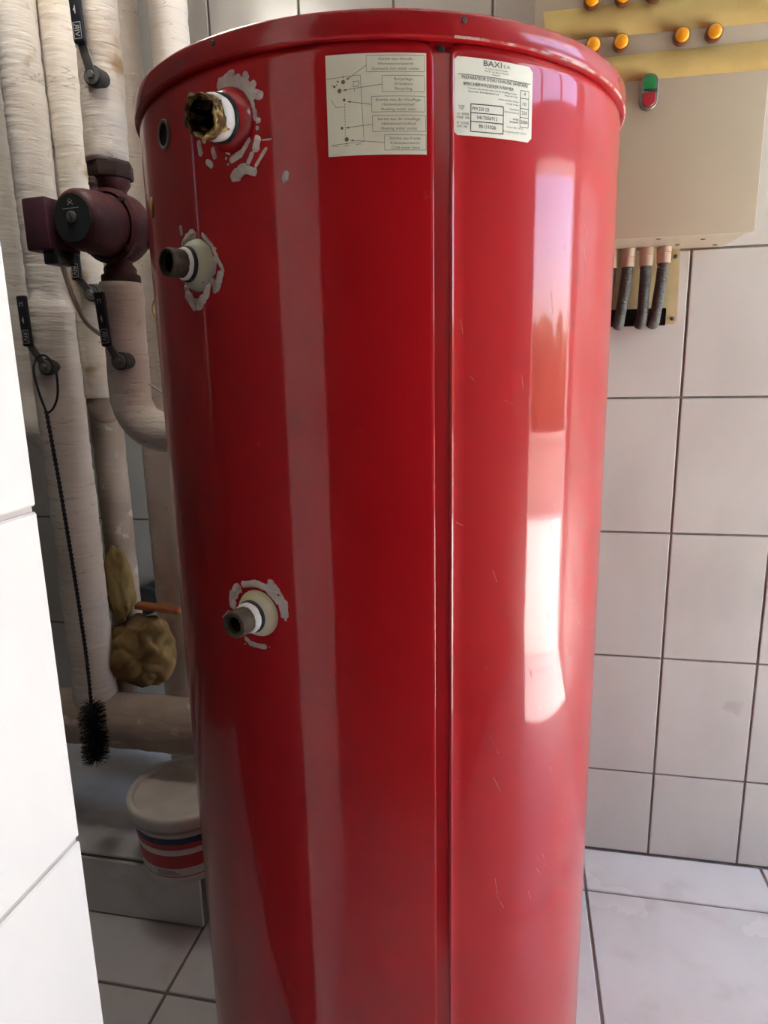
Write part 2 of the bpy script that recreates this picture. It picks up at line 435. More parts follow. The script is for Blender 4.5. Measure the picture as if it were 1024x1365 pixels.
# unseen round lamp added above the frame to brighten the upper pipes
fill_lamp = thing('added_fill_lamp', 'unseen round white lamp added above the pipes to brighten them', 'lamp', (FILL_X, FILL_Y, CEIL))
bm = bmesh.new(); lathe(bm, (FILL_X, FILL_Y, CEIL), (0, 0, -1), [(.0001, .0005), (.05, .0005), (.05, .02), (.008, .03), (.008, CEIL-FILL_Z-.02), (.06, CEIL-FILL_Z-.015), (.146, CEIL-FILL_Z), (.146, CEIL-FILL_Z+.012), (.0001, CEIL-FILL_Z+.012)], seg=40); obj('fill_lamp_holder', bm, M['white_paint'], fill_lamp, angle=40)
bm = bmesh.new(); lathe(bm, (FILL_X, FILL_Y, FILL_Z), (0, 0, -1), [(.142, -.011), (.142, .017), (.128, .045), (.095, .065), (.05, .075), (.0001, .078)], seg=40); obj('fill_lamp_shade', bm, M['opal'], fill_lamp)
slab('added_sun_eave', (XR+.2, -1.5, 2.80), (XR+.56, 3.0, 2.90), M['plaster'])  # unseen overhang added to keep the sun out of the strip window
bm = bmesh.new(); box(bm, (XR+.002, DOOR_Y0+.03, -.11), (XR+.26, DOOR_Y1-.03, .001), .003); structure('trim_1', bm, M['yard'])   # door sill
# the yard outside, seen only as the reflection in the boiler
slab('yard_ground', (XR+.2, -9, -.15), (16, 12, -.03), M['yard'])
slab('yard_wall', (4.9, -9, -.03), (5.1, 12, .62), M['yard_wall'])
bm = bmesh.new()
for k in range(46): blob(bm, (5.85+random.uniform(-.1, .1), -6+k*.33, .8), (.38, .42, .72+random.uniform(-.1, .12)), 2, .35, 9, seed=k*.37)
o = obj('hedge', bm, M['hedge'], kind='stuff'); tag(o, 'dark green hedge behind the low wall of the yard outside the door', 'hedge')

# tiled plinth along the back of the alcove
PLX, PLY, PLZ = -.655, 1.150, .156
plinth = thing('tiled_plinth', 'low grey tiled plinth on the floor behind the boiler, under the bucket', 'plinth', (-1.2, 1.35, 0))
bm = bmesh.new(); box(bm, (XL, PLY+.006, 0), (PLX-.001, WY-.002, PLZ-.006)); obj('core', bm, M['shaded_concrete'], plinth, smooth=False)  # dark core colour carries the shadow on the plinth's right face
px_ = cuts(XL, PLX, PLX, .333)
for i in range(len(px_)-1):
    tile(plinth, (px_[i]+.002, PLY, .004), (px_[i+1]-(.002 if i < len(px_)-2 else 0), PLY+.008, PLZ-.013), M['floor_tile'])
for i in range(2):
    px_ = [XL, PLX-.62, PLX]
    tile(plinth, (px_[i]+.002, PLY+.006, PLZ-.008), (px_[i+1]-(.002 if i < 1 else 0), WY-.003, PLZ), M['floor_tile'])

# ------------------------------------------------------------------ the boiler
TX, TY, TR, TT = -.1871, .9523, .30, 1.5078
def cylp(u, z, h=0.0):
    """point on the jacket: u = arc length from the side facing the front, h = height above the sheet"""
    a = u/TR
    return Vector((TX+(TR+h)*math.sin(a), TY-(TR+h)*math.cos(a), z))
def cyln(u):
    a = u/TR
    return Vector((math.sin(a), -math.cos(a), 0))

boiler = thing('hot_water_boiler', 'tall glossy red cylindrical hot water boiler standing in the middle', 'boiler', (TX, TY, 0))
S0, S1 = math.radians(20.9), math.radians(23.3)               # the vertical joint of the jacket
def revolve(bm, a0, a1, n, prof, closed_ends=True):
    """open shell of profile (dr, z) swept from angle a0 to a1; first and last edge turned inwards"""
    rows = []
    for r, z in prof:
        rows.append([bm.verts.new((TX+r*math.sin(a0+(a1-a0)*k/n), TY-r*math.cos(a0+(a1-a0)*k/n), z)) for k in range(n+1)])
    for i in range(len(rows)-1):
        for k in range(n): bm.faces.new((rows[i][k], rows[i][k+1], rows[i+1][k+1], rows[i+1][k]))
    return rows
ZT = 1.4835
bm = bmesh.new()
b0 = .0040/TR
angs = [S1+(.0)/TR, S1+.0012/TR, S1+.003/TR, S1+.006/TR]
rad_e = [TR-.0045, TR+.0006, TR+.0016, TR]
n = 176
a_list = angs+[S1+.006/TR+(S0+2*PI-.006/TR-S1-.006/TR)*k/n for k in range(1, n+1)]+[S0+2*PI-.003/TR, S0+2*PI-.0012/TR, S0+2*PI]
r_list = rad_e+[TR]*n+[TR, TR-.0010, TR-.0045]
prof = [(0, .055), (0, .40), (0, .80), (0, 1.20), (0, ZT-.016), (0, ZT-.011), (-.0002, ZT-.0075), (-.0009, ZT-.0040), (-.0024, ZT-.0012), (-.0040, ZT+.0012), (-.0065, ZT+.0022)]
rows = []
for dr, z in prof:
    ring = []
    for a, r in zip(a_list, r_list):
        # the sheet corners are rounded off towards the joint
        da = min(abs(a-S1), abs(S0+2*PI-a))*TR
        zz = z
        if z > ZT-.03 and da < .012: zz = z-.010*(1-da/.012)**2
        ring.append(bm.verts.new((TX+(r+dr)*math.sin(a), TY-(r+dr)*math.cos(a), zz)))
    rows.append(ring)
for i in range(len(rows)-1):
    for k in range(len(a_list)-1): bm.faces.new((rows[i][k], rows[i][k+1], rows[i+1][k+1], rows[i+1][k]))
obj('jacket', bm, M['red'], boiler, angle=50)
bm = bmesh.new()                                              # channel strip lying in the joint
prof = []
rows = revolve(bm, S0-.02, S1+.02, 8, [(TR-.0006, .055), (TR-.0006, ZT-.010), (TR-.0045, ZT-.006), (TR-.0045, ZT+.004)])
obj('joint_strip', bm, M['red_rim'], boiler)
bm = bmesh.new()                                              # lid with a turned-down rim
RR = .3045
lathe(bm, (TX, TY, 0), (0, 0, 1), [(TR-.012, 1.4846), (RR-.003, 1.4846), (RR-.0006, 1.4853), (RR, 1.4870), (RR, 1.5035), (RR-.0012, 1.5062), (RR-.0045, 1.5078), (RR-.012, 1.5080), (RR-.03, 1.5050), (.12, 1.506), (.0005, 1.507)], seg=160)
lid = obj('lid', bm, M['red_rim'], boiler, angle=60)
bm = bmesh.new()
rs = []
for r, z in [(TR+.0035, 1.4850), (RR+.0001, 1.4856), (RR+.00025, 1.4868)]:
    rs.append([bm.verts.new((TX+r*math.sin(a), TY-r*math.cos(a), z)) for a in [math.radians(24+k*1.2) for k in range(60)]])
for i in range(2):
    for k in range(59): bm.faces.new((rs[i][k], rs[i][k+1], rs[i+1][k+1], rs[i+1][k]))
obj('dusty_seam', bm, M['dust'], lid, label='pale dusty line under the rim')
for deg in (25.7, -19.3, -64, 70):
    bm = bmesh.new(); a = math.radians(deg)
    lathe(bm, (TX+RR*math.sin(a), TY-RR*math.cos(a), 1.4993), (math.sin(a), -math.cos(a), 0), [(.0026, -.002), (.0026, .0003), (.0018, .0006), (.0001, .0001)], seg=12)
    obj('rivet', bm, M['dark_steel'], lid)
bm = bmesh.new(); a = (S0+S1)/2
lathe(bm, (TX+(TR-.0048)*math.sin(a), TY-(TR-.0048)*math.cos(a), 1.4785), (math.sin(a), -math.cos(a), 0), [(.0036, 0), (.0036, .0012), (.0028, .002), (.0004, .0015)], seg=14)
obj('screw', bm, M['dark_steel'], boiler)
bm = bmesh.new()
lathe(bm, (TX, TY, 0), (0, 0, 1), [(TR-.012, 0), (TR-.010, .001), (TR-.010, .056), (TR-.03, .057)], seg=96); obj('foot_ring', bm, M['dark_steel'], boiler)
bm = bmesh.new()
lathe(bm, (TX, TY, 0), (0, 0, 1), [(.001, .058), (TR-.001, .058), (TR-.001, .066)], seg=96); obj('bottom_plate', bm, M['red_rim'], boiler)

def ports(name, theta, z, collar, nipple_len, nip_r, bore_r, colm, nipm, tilt=(0, 0), washer=True, rough=False, label=None, tape=(.0, .0)):
    u = math.radians(theta)*TR
    o = cylp(u, z); nrm = cyln(u)
    bm = bmesh.new(); lathe(bm, o, nrm, collar, seg=40)
    col = obj('collar', bm, colm, boiler, label=label)
    a = math.radians(theta+tilt[0]); e = math.radians(tilt[1])
    d = Vector((math.sin(a)*math.cos(e), -math.cos(a)*math.cos(e), math.sin(e)))
    h0 = collar[-1][1]
    if washer:
        bm = bmesh.new(); lathe(bm, o, d, [(nip_r*.9, h0-.006), (nip_r+.0036, h0-.005), (nip_r+.0036, h0+.0008), (nip_r+.0025, h0+.0022), (nip_r*.9, h0+.0022)], seg=32)
        obj('washer', bm, M['rubber'], boiler)
    bm = bmesh.new(); lathe(bm, o, d, [(nip_r, tape[0]-.001), (nip_r+.0016, tape[0]), (nip_r+.0022, (tape[0]+tape[1])/2), (nip_r+.0012, tape[1]), (nip_r-.0005, tape[1]+.001)], seg=32,
          wob=lambda p: .0007*noise.noise(p*240))
    obj('thread_tape', bm, M['ptfe'], boiler)
    bm = bmesh.new()
    amp = .0030 if rough else .0003
    wob = lambda p: amp*noise.noise(p*150)+(amp*.7*noise.noise(p*420))
    pr = [(nip_r-.0015, .004)]
    h = tape[1]-.004; k = 0
    while h < nipple_len-.0015:
        pr.append((nip_r-(.0007 if k % 2 and not rough else 0.0), h)); h += .0011; k += 1
    pr += [(nip_r-.0008, nipple_len), (bore_r+.0006, nipple_len), (bore_r, nipple_len-.001), (bore_r, nipple_len-.030)]
    lathe(bm, o, d, pr, seg=40, wob=wob)
    np_ = obj('pipe_nipple', bm, nipm, boiler)
    bm = bmesh.new(); lathe(bm, o, d, [(bore_r-.0002, nipple_len-.006), (bore_r-.0002, nipple_len-.030), (.0002, nipple_len-.031)], seg=28)
    obj('bore', bm, M['bore'], np_)
    return o, d
ports('A', -17.35, 1.4333, [(.0285, -.003), (.0283, .001), (.0262, .006), (.0228, .0115), (.0200, .0150), (.0185, .0162)], .0460, .0178, .0150, M['red_rim'], M['rust_hemp'], tilt=(4, -11), rough=True, label='red collar round the pipe stub', tape=(.0185, .0300))
ports('B', -28.6, 1.3074, [(.0262, -.003), (.0260, .001), (.0240, .0055), (.0205, .0100), (.0170, .0128), (.0155, .0135)], .0375, .0142, .0108, M['pale_cream'], M['rust'], label='pale cream collar with chipped paint', washer=True, tape=(.0150, .0190))
ports('C', -17.8, .9365, [(.0268, -.003), (.0266, .001), (.0245, .0050), (.0215, .0085), (.0180, .0115), (.0165, .0122)], .0410, .0150, .0092, M['cream'], M['rust'], label='yellowed cream collar', tape=(.0145, .0215))

def foam(strokes, seed, grow):
    """dried foam smeared on the sheet: a height field that dips under the paint at its edge"""
    strokes = [s[:4]+(s[4]*grow,) for s in strokes]
    us = [s[i]+e*s[4]*1.4 for s in strokes for i in (0, 2) for e in (-1, 1)]; zs = [s[i]+e*s[4]*1.4 for s in strokes for i in (1, 3) for e in (-1, 1)]
    st = .0009; u0 = min(us); z0 = min(zs); nu = int((max(us)-u0)/st)+2; nz = int((max(zs)-z0)/st)+2
    H = {}
    for s in strokes:
        ua, za, ub, zb, r = s; R2 = r*1.5
        lu = ub-ua; lz = zb-za; L2 = lu*lu+lz*lz
        for i in range(int((min(ua, ub)-R2-u0)/st), int((max(ua, ub)+R2-u0)/st)+2):
            for j in range(int((min(za, zb)-R2-z0)/st), int((max(za, zb)+R2-z0)/st)+2):
                if not (0 <= i <= nu and 0 <= j <= nz): continue
                u = u0+i*st; z = z0+j*st
                t = 0 if L2 < 1e-12 else max(0, min(1, ((u-ua)*lu+(z-za)*lz)/L2))
                d = math.hypot(u-ua-t*lu, z-za-t*lz)
                p = Vector((u*260, z*260, seed))
                d *= 1+.22*noise.noise(p*.8)+.14*noise.noise(p*2.2)
                hgt = min(.0028, r*.55)*(1-(d/r)**2)
                if hgt > 0: hgt *= .8+.35*noise.noise(p*1.3+Vector((5, 5, 5)))+.2*abs(noise.noise(p*3))
                hgt = max(hgt, -.0012)
                if hgt > H.get((i, j), -1): H[(i, j)] = hgt
    bm = bmesh.new(); V = {}
    def v(i, j):
        if (i, j) not in V: V[(i, j)] = bm.verts.new(cylp(u0+i*st, z0+j*st, H.get((i, j), -.0012)))
        return V[(i, j)]
    for (i, j) in list(H):
        q = [(i, j), (i+1, j), (i+1, j+1), (i, j+1)]
        if max(H.get(c, -1) for c in q) > 0: bm.faces.new([v(*c) for c in q])
    return obj('foam_residue', bm, M['foam'], boiler, label='dried whitish foam smears')
FOAM_A = [(-0.0879, 1.4654, -0.0829, 1.4626, 0.0063), (-0.0974, 1.4654, -0.0951, 1.4603, 0.0044), (-0.0729, 1.459, -0.0661, 1.4514, 0.0054), (-0.0589, 1.4503, -0.0554, 1.4488, 0.0029), (-0.0613, 1.4589, -0.0613, 1.4589, 0.0023), (-0.0665, 1.4459, -0.065, 1.4411, 0.0029), (-0.0623, 1.436, -0.0621, 1.4313, 0.0021), (-0.0581, 1.4279, -0.0581, 1.4279, 0.0019), (-0.0597, 1.4216, -0.0597, 1.4216, 0.0012), (-0.0697, 1.4686, -0.0681, 1.466, 0.0019), (-0.0604, 1.4114, -0.0621, 1.405, 0.0027), (-0.0514, 1.4027, -0.0632, 1.3898, 0.0012), (-0.0674, 1.3999, -0.0716, 1.3938, 0.0017), (-0.0882, 1.3834, -0.0784, 1.3889, 0.0038), (-0.0784, 1.3889, -0.066, 1.3844, 0.0026), (-0.0856, 1.3821, -0.0856, 1.3821, 0.0029), (-0.0702, 1.4127, -0.0772, 1.4042, 0.0018), (-0.08, 1.4026, -0.091, 1.3984, 0.0023), (-0.0986, 1.4074, -0.0933, 1.4037, 0.0008), (-0.1342, 1.4206, -0.1328, 1.4113, 0.0021), (-0.1151, 1.4111, -0.1127, 1.4048, 0.0019), (-0.1232, 1.4016, -0.1188, 1.3979, 0.0021), (-0.1258, 1.4219, -0.1258, 1.4219, 0.0021), (-0.0545, 1.4106, -0.0451, 1.4104, 0.0005), (-0.0978, 1.4009, -0.0978, 1.4009, 0.001), (-0.0962, 1.3953, -0.0962, 1.3953, 0.0009), (-0.0319, 1.3783, -0.0328, 1.376, 0.0023), (-0.0345, 1.3722, -0.0345, 1.3722, 0.0007)]
FOAM_B = [(-0.1561, 1.3379, -0.1666, 1.3341, 0.0036), (-0.17, 1.3346, -0.1742, 1.3308, 0.0022), (-0.1384, 1.3356, -0.126, 1.3241, 0.0015), (-0.126, 1.3241, -0.1119, 1.2991, 0.0013), (-0.1222, 1.3102, -0.1261, 1.2987, 0.002), (-0.1161, 1.2953, -0.1225, 1.283, 0.0027), (-0.127, 1.2902, -0.1254, 1.2806, 0.0018), (-0.1732, 1.28, -0.1625, 1.2693, 0.0035), (-0.1625, 1.2693, -0.1528, 1.2691, 0.0038), (-0.1396, 1.2774, -0.1356, 1.2875, 0.0029), (-0.1738, 1.2873, -0.1738, 1.2873, 0.0029), (-0.146, 1.2734, -0.146, 1.2734, 0.0033), (-0.1769, 1.3477, -0.176, 1.3423, 0.0016), (-0.1211, 1.321, -0.1205, 1.3206, 0.0009)]
FOAM_C = [(-0.1222, 0.9604, -0.131, 0.9498, 0.0044), (-0.1322, 0.9461, -0.1321, 0.9393, 0.0038), (-0.1127, 0.9665, -0.0943, 0.971, 0.0028), (-0.0943, 0.971, -0.0789, 0.9671, 0.003), (-0.0789, 0.9671, -0.0649, 0.9547, 0.0034), (-0.0735, 0.9732, -0.0678, 0.9663, 0.0034), (-0.0642, 0.9657, -0.0566, 0.9535, 0.0013), (-0.0566, 0.9535, -0.0563, 0.9383, 0.0021), (-0.0627, 0.9517, -0.0599, 0.9379, 0.0021), (-0.0572, 0.9338, -0.0572, 0.9338, 0.0013), (-0.114, 0.9017, -0.107, 0.8974, 0.0023), (-0.107, 0.8974, -0.0917, 0.897, 0.0023), (-0.0917, 0.897, -0.087, 0.8979, 0.0023), (-0.116, 0.8954, -0.116, 0.8954, 0.0008), (-0.153, 0.9191, -0.1395, 0.9309, 0.0005), (-0.0804, 0.8985, -0.0804, 0.8985, 0.0007)]

foam(FOAM_A, 1.0, 1.45); foam(FOAM_B, 4.0, 1.7); foam(FOAM_C, 8.0, 1.4)

# grommet hole and small yellow sticker on the far left of the jacket
def on_jacket(deg, z, prof, m, name, seg=28, sy=1.0, parent=boiler, label=None):
    a = math.radians(deg); bm = bmesh.new()
    lathe(bm, (TX+TR*math.sin(a), TY-TR*math.cos(a), z), (math.sin(a), -math.cos(a), 0), prof, seg=seg)
    if sy != 1.0:
        for v in bm.verts: v.co.z = z+(v.co.z-z)*sy
    return obj(name, bm, m, parent, label=label)
g = on_jacket(-37.6, 1.442, [(.0135, -.002), (.0135, .0012), (.0122, .0020), (.0100, .0015), (.0098, -.001)], M['grommet'], 'grommet', label='grey ring round a small hole', sy=1.1)
on_jacket(-37.6, 1.442, [(.0099, .0009), (.0001, .0006)], M['hole'], 'hole', parent=g, sy=1.1)
on_jacket(-48.9, 1.382, [(.0075, -.0005), (.0075, .0006), (.0001, .0007)], M['gold'], 'small_sticker', sy=1.5, label='small oval yellow sticker')

# ---- printed stickers, bent round the jacket
_fc = {}
def text_mesh(s):
    if s in _fc: return _fc[s]
    cu = bpy.data.curves.new('t', 'FONT'); cu.body = s; cu.size = 1.0; cu.resolution_u = 2
    o = bpy.data.objects.new('t', cu); COL.objects.link(o)
    dg = bpy.context.evaluated_depsgraph_get(); dg.update()
    me = bpy.data.meshes.new_from_object(o.evaluated_get(dg))
    vs_ = [(v.co.x, v.co.y) for v in me.vertices]; fs = [tuple(p.vertices) for p in me.polygons]
    bpy.data.objects.remove(o); bpy.data.meshes.remove(me); bpy.data.curves.remove(cu)
    x0 = min(v[0] for v in vs_); x1 = max(v[0] for v in vs_)
    _fc[s] = ([(x-x0, y) for x, y in vs_], fs, x1-x0)
    return _fc[s]
class Print:
    """flat print in sheet coordinates (x right, y down, 0..1 each), W x H metres"""
    def __init__(s, W, H, put): s.W, s.H, s.put, s.bm = W, H, put, bmesh.new()
    def poly(s, pts):
        try: s.bm.faces.new([s.bm.verts.new(s.put(x*s.W, (1-y)*s.H)) for x, y in reversed(pts)])
        except ValueError: pass
    def line(s, x0, y0, x1, y1, w=.006):
        n = max(1, int(abs(x1-x0)*s.W/.004)); dx = (x1-x0)*s.W; dy = (y1-y0)*s.H; L = math.hypot(dx, dy) or 1
        ox = -dy/L*w/2*s.W/s.W; oy = dx/L*w/2
        for k in range(n):
            a = k/n; b = (k+1)/n
            A = (x0+(x1-x0)*a, y0+(y1-y0)*a); B = (x0+(x1-x0)*b, y0+(y1-y0)*b)
            s.poly([(A[0]-ox, A[1]-oy*s.W/s.H), (B[0]-ox, B[1]-oy*s.W/s.H), (B[0]+ox, B[1]+oy*s.W/s.H), (A[0]+ox, A[1]+oy*s.W/s.H)])
    def rect(s, x0, y0, x1, y1, w=.006):
        s.line(x0, y0, x1, y0, w); s.line(x0, y1, x1, y1, w); s.line(x0, y0, x0, y1, w); s.line(x1, y0, x1, y1, w)
    def dot(s, x, y, r):
        s.poly([(x+r*math.cos(2*PI*k/14), y+r*math.sin(2*PI*k/14)*s.W/s.H) for k in range(14)])
    def arrow(s, x0, y0, x1, y1):
        s.line(x0, y0, x1, y1, .0045)
        L = math.hypot(x1-x0, y1-y0); dx = (x1-x0)/L; dy = (y1-y0)/L
        s.poly([(x1, y1), (x1-dx*.035-dy*.011, y1-dy*.035+dx*.011), (x1-dx*.035+dy*.011, y1-dy*.035-dx*.011)])
    def text(s, t, x, y, h, w=None, align='c', slope=0.0):
        """baseline centre at x, y; cap height h and width w in sheet units"""
        vs_, fs, tw = text_mesh(t)
        ky = h*s.H/.69; kx = ky*.95 if w is None else w*s.W/tw
        ww = tw*kx
        x0 = x*s.W-{'c': ww/2, 'l': 0, 'r': ww}[align]
        vv = [s.bm.verts.new(s.put(x0+vx*kx, (1-y)*s.H+vy*ky)) for vx, vy in vs_]
        for f in fs:
            try: s.bm.faces.new([vv[i] for i in f])
            except ValueError: pass

def sticker(name, deg0, deg1, z0, z1, m, label, rad=.0):
    u0 = math.radians(deg0)*TR; u1 = math.radians(deg1)*TR; n = 20; W = u1-u0; H = z1-z0
    outline = []
    if rad:
        for cx_, cz_, s0 in ((u1-rad, z1-rad, 0), (u0+rad, z1-rad, 1), (u0+rad, z0+rad, 2), (u1-rad, z0+rad, 3)):
            pass
    bm = bmesh.new(); cols = []
    for k in range(n+1):
        u = u0+W*k/n
        d = min(u-u0, u1-u); c = 0
        if rad and d < rad: c = rad-math.sqrt(max(0, rad*rad-(rad-d)**2))
        cols.append([bm.verts.new(cylp(u, z0+c, .0002)), bm.verts.new(cylp(u, z0+c, .0007)), bm.verts.new(cylp(u, z1-c, .0007)), bm.verts.new(cylp(u, z1-c, .0002))])
    for k in range(n):
        for i in range(3): bm.faces.new((cols[k][i], cols[k+1][i], cols[k+1][i+1], cols[k][i+1]))
    for e in (cols[0], cols[-1]): bm.faces.new(e)
    o = obj(name, bm, m, boiler, smooth=False, label=label)
    return o, Print(W, H, lambda x, y: cylp(u0+x, z0+y, .00095))

st, P1_ = sticker('diagram_sticker', 2.05, 19.25, 1.3900, 1.4727, M['paper'], 'yellowed paper sticker with a connection diagram')
X = lambda v: (v-45)/900.0
Y = lambda v: (v-88)/920.0
for (x0, y0, x1, y1, lines, wid) in [
    (410, 110, 930, 255, ['Sortie eau chaude', 'Warmwasseraustritt', 'Domestic hot water outlet'], [300, 320, 420]),
    (548, 290, 930, 435, ['Recyclage', 'Zirkulation', 'Recycling'], [165, 165, 155]),
    (450, 475, 932, 617, ['Entrée eau de chauffage', 'Heizwasservorlauf', 'Heating water inlet'], [400, 290, 310]),
    (455, 650, 935, 795, ['Sortie eau de chauffage', 'Heizwasserrücklauf', 'Heating water outlet'], [385, 310, 325]),
    (560, 828, 938, 968, ['Entrée eau froide', 'Kaltwassereintritt', 'Cold water feed'], [280, 265, 255])]:
    P1_.rect(X(x0), Y(y0), X(x1), Y(y1), .0038)
    for k, t in enumerate(lines):
        P1_.text(t, X((x0+x1)/2), Y(y0+43+k*43), 24/920.0, wid[k]/900.0)
for a in [(410, 195, 225, 320), (548, 368, 195, 410), (450, 548, 232, 512), (455, 728, 212, 752), (560, 897, 248, 868)]:
    P1_.arrow(X(a[0]), Y(a[1]), X(a[2]), Y(a[3]))
for x, y, r in [(200, 335, .020), (165, 412, .020), (205, 497, .014), (178, 752, .014), (217, 858, .021), (152, 328, .009), (200, 290, .008), (120, 372, .012), (103, 362, .006), (140, 358, .006), (217, 897, .007)]:
    P1_.dot(X(x), Y(y), r)
for a in [(50, 300, 355, 280), (355, 280, 375, 885), (375, 885, 75, 905), (290, 335, 340, 332), (340, 332, 340, 378), (340, 378, 290, 382), (290, 382, 290, 335),
          (85, 490, 130, 560), (130, 560, 200, 560), (300, 400, 300, 430), (85, 912, 140, 918), (190, 912, 235, 912), (300, 908, 350, 905)]:
    P1_.line(X(a[0]), Y(a[1]), X(a[2]), Y(a[3]), .004)
for k in range(12): P1_.line(X(207), Y(530+k*26), X(208), Y(545+k*26), .005)
P1_.text('7000', X(105), Y(1000), 9/920., 45/900.)
obj('printed_text', P1_.bm, M['ink_soft'], st, smooth=False)

st, P2_ = sticker('rating_plate_sticker', 23.95, 39.92, 1.4076, 1.4722, M['paper_white'], 'white rating plate sticker with black print', rad=.004)
X = lambda v: (v-97)/775.0
def Y2(x, v):
    t = max(0, (x-95)/783); top = 120+90*t**1.7; bot = 880+65*t**1.5
    return (v-top)/(bot-top)
def T2(t, x, v, h, w, align='c'): P2_.text(t, X(x), Y2(x, v), h/760.0, w/775.0, align)
T2('BAXI', 458, 212, 54, 172); T2('S.A.', 600, 224, 30, 72)
T2('15, avenue Charles Floquet', 497, 245, 15, 215); T2('93151 Le Blanc Mesnil', 497, 272, 15, 230); T2('FRANCE', 492, 299, 15, 75)
P2_.line(X(140), Y2(140, 290), X(845), Y2(845, 370), .006)
T2("PREPARATEUR D'EAU CHAUDE SANITAIRE", 497, 360, 33, 645); T2('SPEICHERWASSERERWÄRMER', 430, 412, 33, 480)
T2('Pression de service maxi circuit chauffage en bar', 470, 449, 17, 470); T2('Maximaler Betriebsüberdruck', 378, 470, 17, 290); T2('Heizkreis in bar', 648, 498, 17, 140)
T2('circuit sanitaire en bar', 620, 540, 17, 205); T2('sanitär in bar', 660, 576, 17, 130)
T2('Capacité (l)', 678, 626, 17, 95); T2('Speicherinhalt (l)', 652, 655, 17, 150)
T2('ANNEE', 694, 724, 17, 60); T2('BAUJAHR', 678, 752, 17, 85)
T2('Tension 230 V 50 Hz', 688, 806, 17, 175); T2('Netzspannung 230 V 50 Hz', 690, 852, 17, 235)
ys = [(740, 430), (738, 505), (737, 605), (735, 693), (733, 788)]
for x, y in ys: P2_.line(X(742), Y2(742, y), X(832), Y2(832, y+9), .006)
P2_.line(X(742), Y2(742, 430), X(742), Y2(742, 788), .006); P2_.line(X(832), Y2(832, 439), X(832), Y2(832, 797), .006)
for t, y, w in (('4', 482, 20), ('10', 580, 38), ('250', 668, 58), ('2004', 757, 72)): T2(t, 787, y, 34, w)
for y in (575, 660, 745, 845): P2_.line(X(258), Y2(258, y), X(568), Y2(568, y+20), .0085)
P2_.line(X(258), Y2(258, 575), X(258), Y2(258, 845), .0085); P2_.line(X(568), Y2(568, 595), X(568), Y2(568, 865), .0085)
T2('PIM 250 CR', 352, 640, 34, 160); T2('0417006912', 412, 728, 36, 195); T2('90131026', 414, 815, 38, 165)
T2('TYPE', 172, 612, 22, 55); T2('TYP', 172, 636, 22, 40); T2('N° SERIE', 188, 686, 22, 105); T2('FABR. NR', 188, 720, 22, 112); T2('N° CODE', 186, 774, 22, 105); T2('ART. NR', 180, 808, 22, 95)
obj('printed_text', P2_.bm, M['ink'], st, smooth=False)

# fine scratches in the lacquer on the right side
bm = bmesh.new(); rr = random.Random(3)
for k in range(34):
    deg = rr.uniform(24, 62); z = rr.uniform(.55, 1.35); L = rr.uniform(.006, .03); an = rr.uniform(-.5, 1.2)
    u = math.radians(deg)*TR; du = math.cos(an)*L*.4; dz = -math.sin(an+.6)*L; w = .00016
    n = 4
    for i in range(n):
        a = i/n; b = (i+1)/n
        bm.faces.new([bm.verts.new(cylp(u+du*t_+s_*w, z+dz*t_+s_*w*.3, .00012)) for t_, s_ in ((a, -1), (b, -1), (b, 1), (a, 1))])
o = obj('scratches', bm, M['dust'], boiler, smooth=False, kind='stuff', label='fine pale scratches in the lacquer')

# ------------------------------------------------------------------ insulated pipes of the alcove
def wrap_fun(seed, pitch=.055, amp=.030):
    def f(s, a, p):
        q = p*16+Vector((seed, -seed, seed*.5))
        w = ((s+pitch*a/(2*PI)*(1 if int(seed) % 2 else -1)+.012*noise.noise(p*9+Vector((seed, 0, 0))))/pitch) % 1.0
        fold = 1-abs(noise.noise(Vector((p.x*10, p.y*10, p.z*55))+Vector((seed, seed, seed))))
        return 1+amp*noise.noise(q)+.5*amp*noise.noise(q*2.7)+.020*(w-.5)+(-.028 if w < .07 else 0)-.030*max(0, fold-.88)/.12
    return f
def wrapped(name, path, r, label, m='wrap', bend=.07, seed=1.0, group=None, seg=22, amp=.030, parent=None, lab2=None, thin=None):
    wf = wrap_fun(seed, amp=amp)
    rf = wf if thin is None else (lambda s, a, p: wf(s, a, p)*(thin[1]+(1-thin[1])*max(0, min(1, (thin[0]+.006*math.sin(3*a)-p.z)/.02))))
    bm = bmesh.new(); tube(bm, fillet(path, bend, .011), r, seg=seg, rfun=rf)
    o = obj(name, bm, M[m], parent, label=lab2)
    if parent is None: tag(o, label, 'pipe', group)
    return o
CZ = CEIL-.002
# manifold with the pipe that rises out of it
man = thing('insulated_pipe', 'thick white wrapped pipe lying level low in the alcove, with its left riser', 'pipe', (-1.0, 1.25, .37))
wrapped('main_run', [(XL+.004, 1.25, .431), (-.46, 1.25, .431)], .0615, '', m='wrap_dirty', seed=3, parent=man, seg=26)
wrapped('riser', [(-.925, 1.25, .40), (-.925, 1.25, CZ)], .0470, '', seed=5, parent=man, thin=(1.345, .80))
p1 = wrapped('insulated_pipe', [(-1.082, 1.35, CZ), (-1.082, 1.35, 1.075), (-.95, 1.36, 1.075)], .0400, 'white wrapped pipe at the extreme left, half hidden behind the thick riser', seed=7, bend=.06)
p3 = thing('insulated_pipe', 'white wrapped pipe running down behind the red pump, second from the left', 'pipe', (-.875, 1.31, 0))
wrapped('upper_wrap', [(-.873, 1.30, CZ), (-.868, 1.30, 1.148)], .0345, '', m='wrap_stained', seed=9, parent=p3)
wrapped('lower_wrap', [(-.905, 1.305, .445), (-.905, 1.37, .52), (-.905, 1.37, 1.11), (-.870, 1.31, 1.152)], .0345, '', m='wrap_dirty', seed=11, parent=p3, bend=.03)
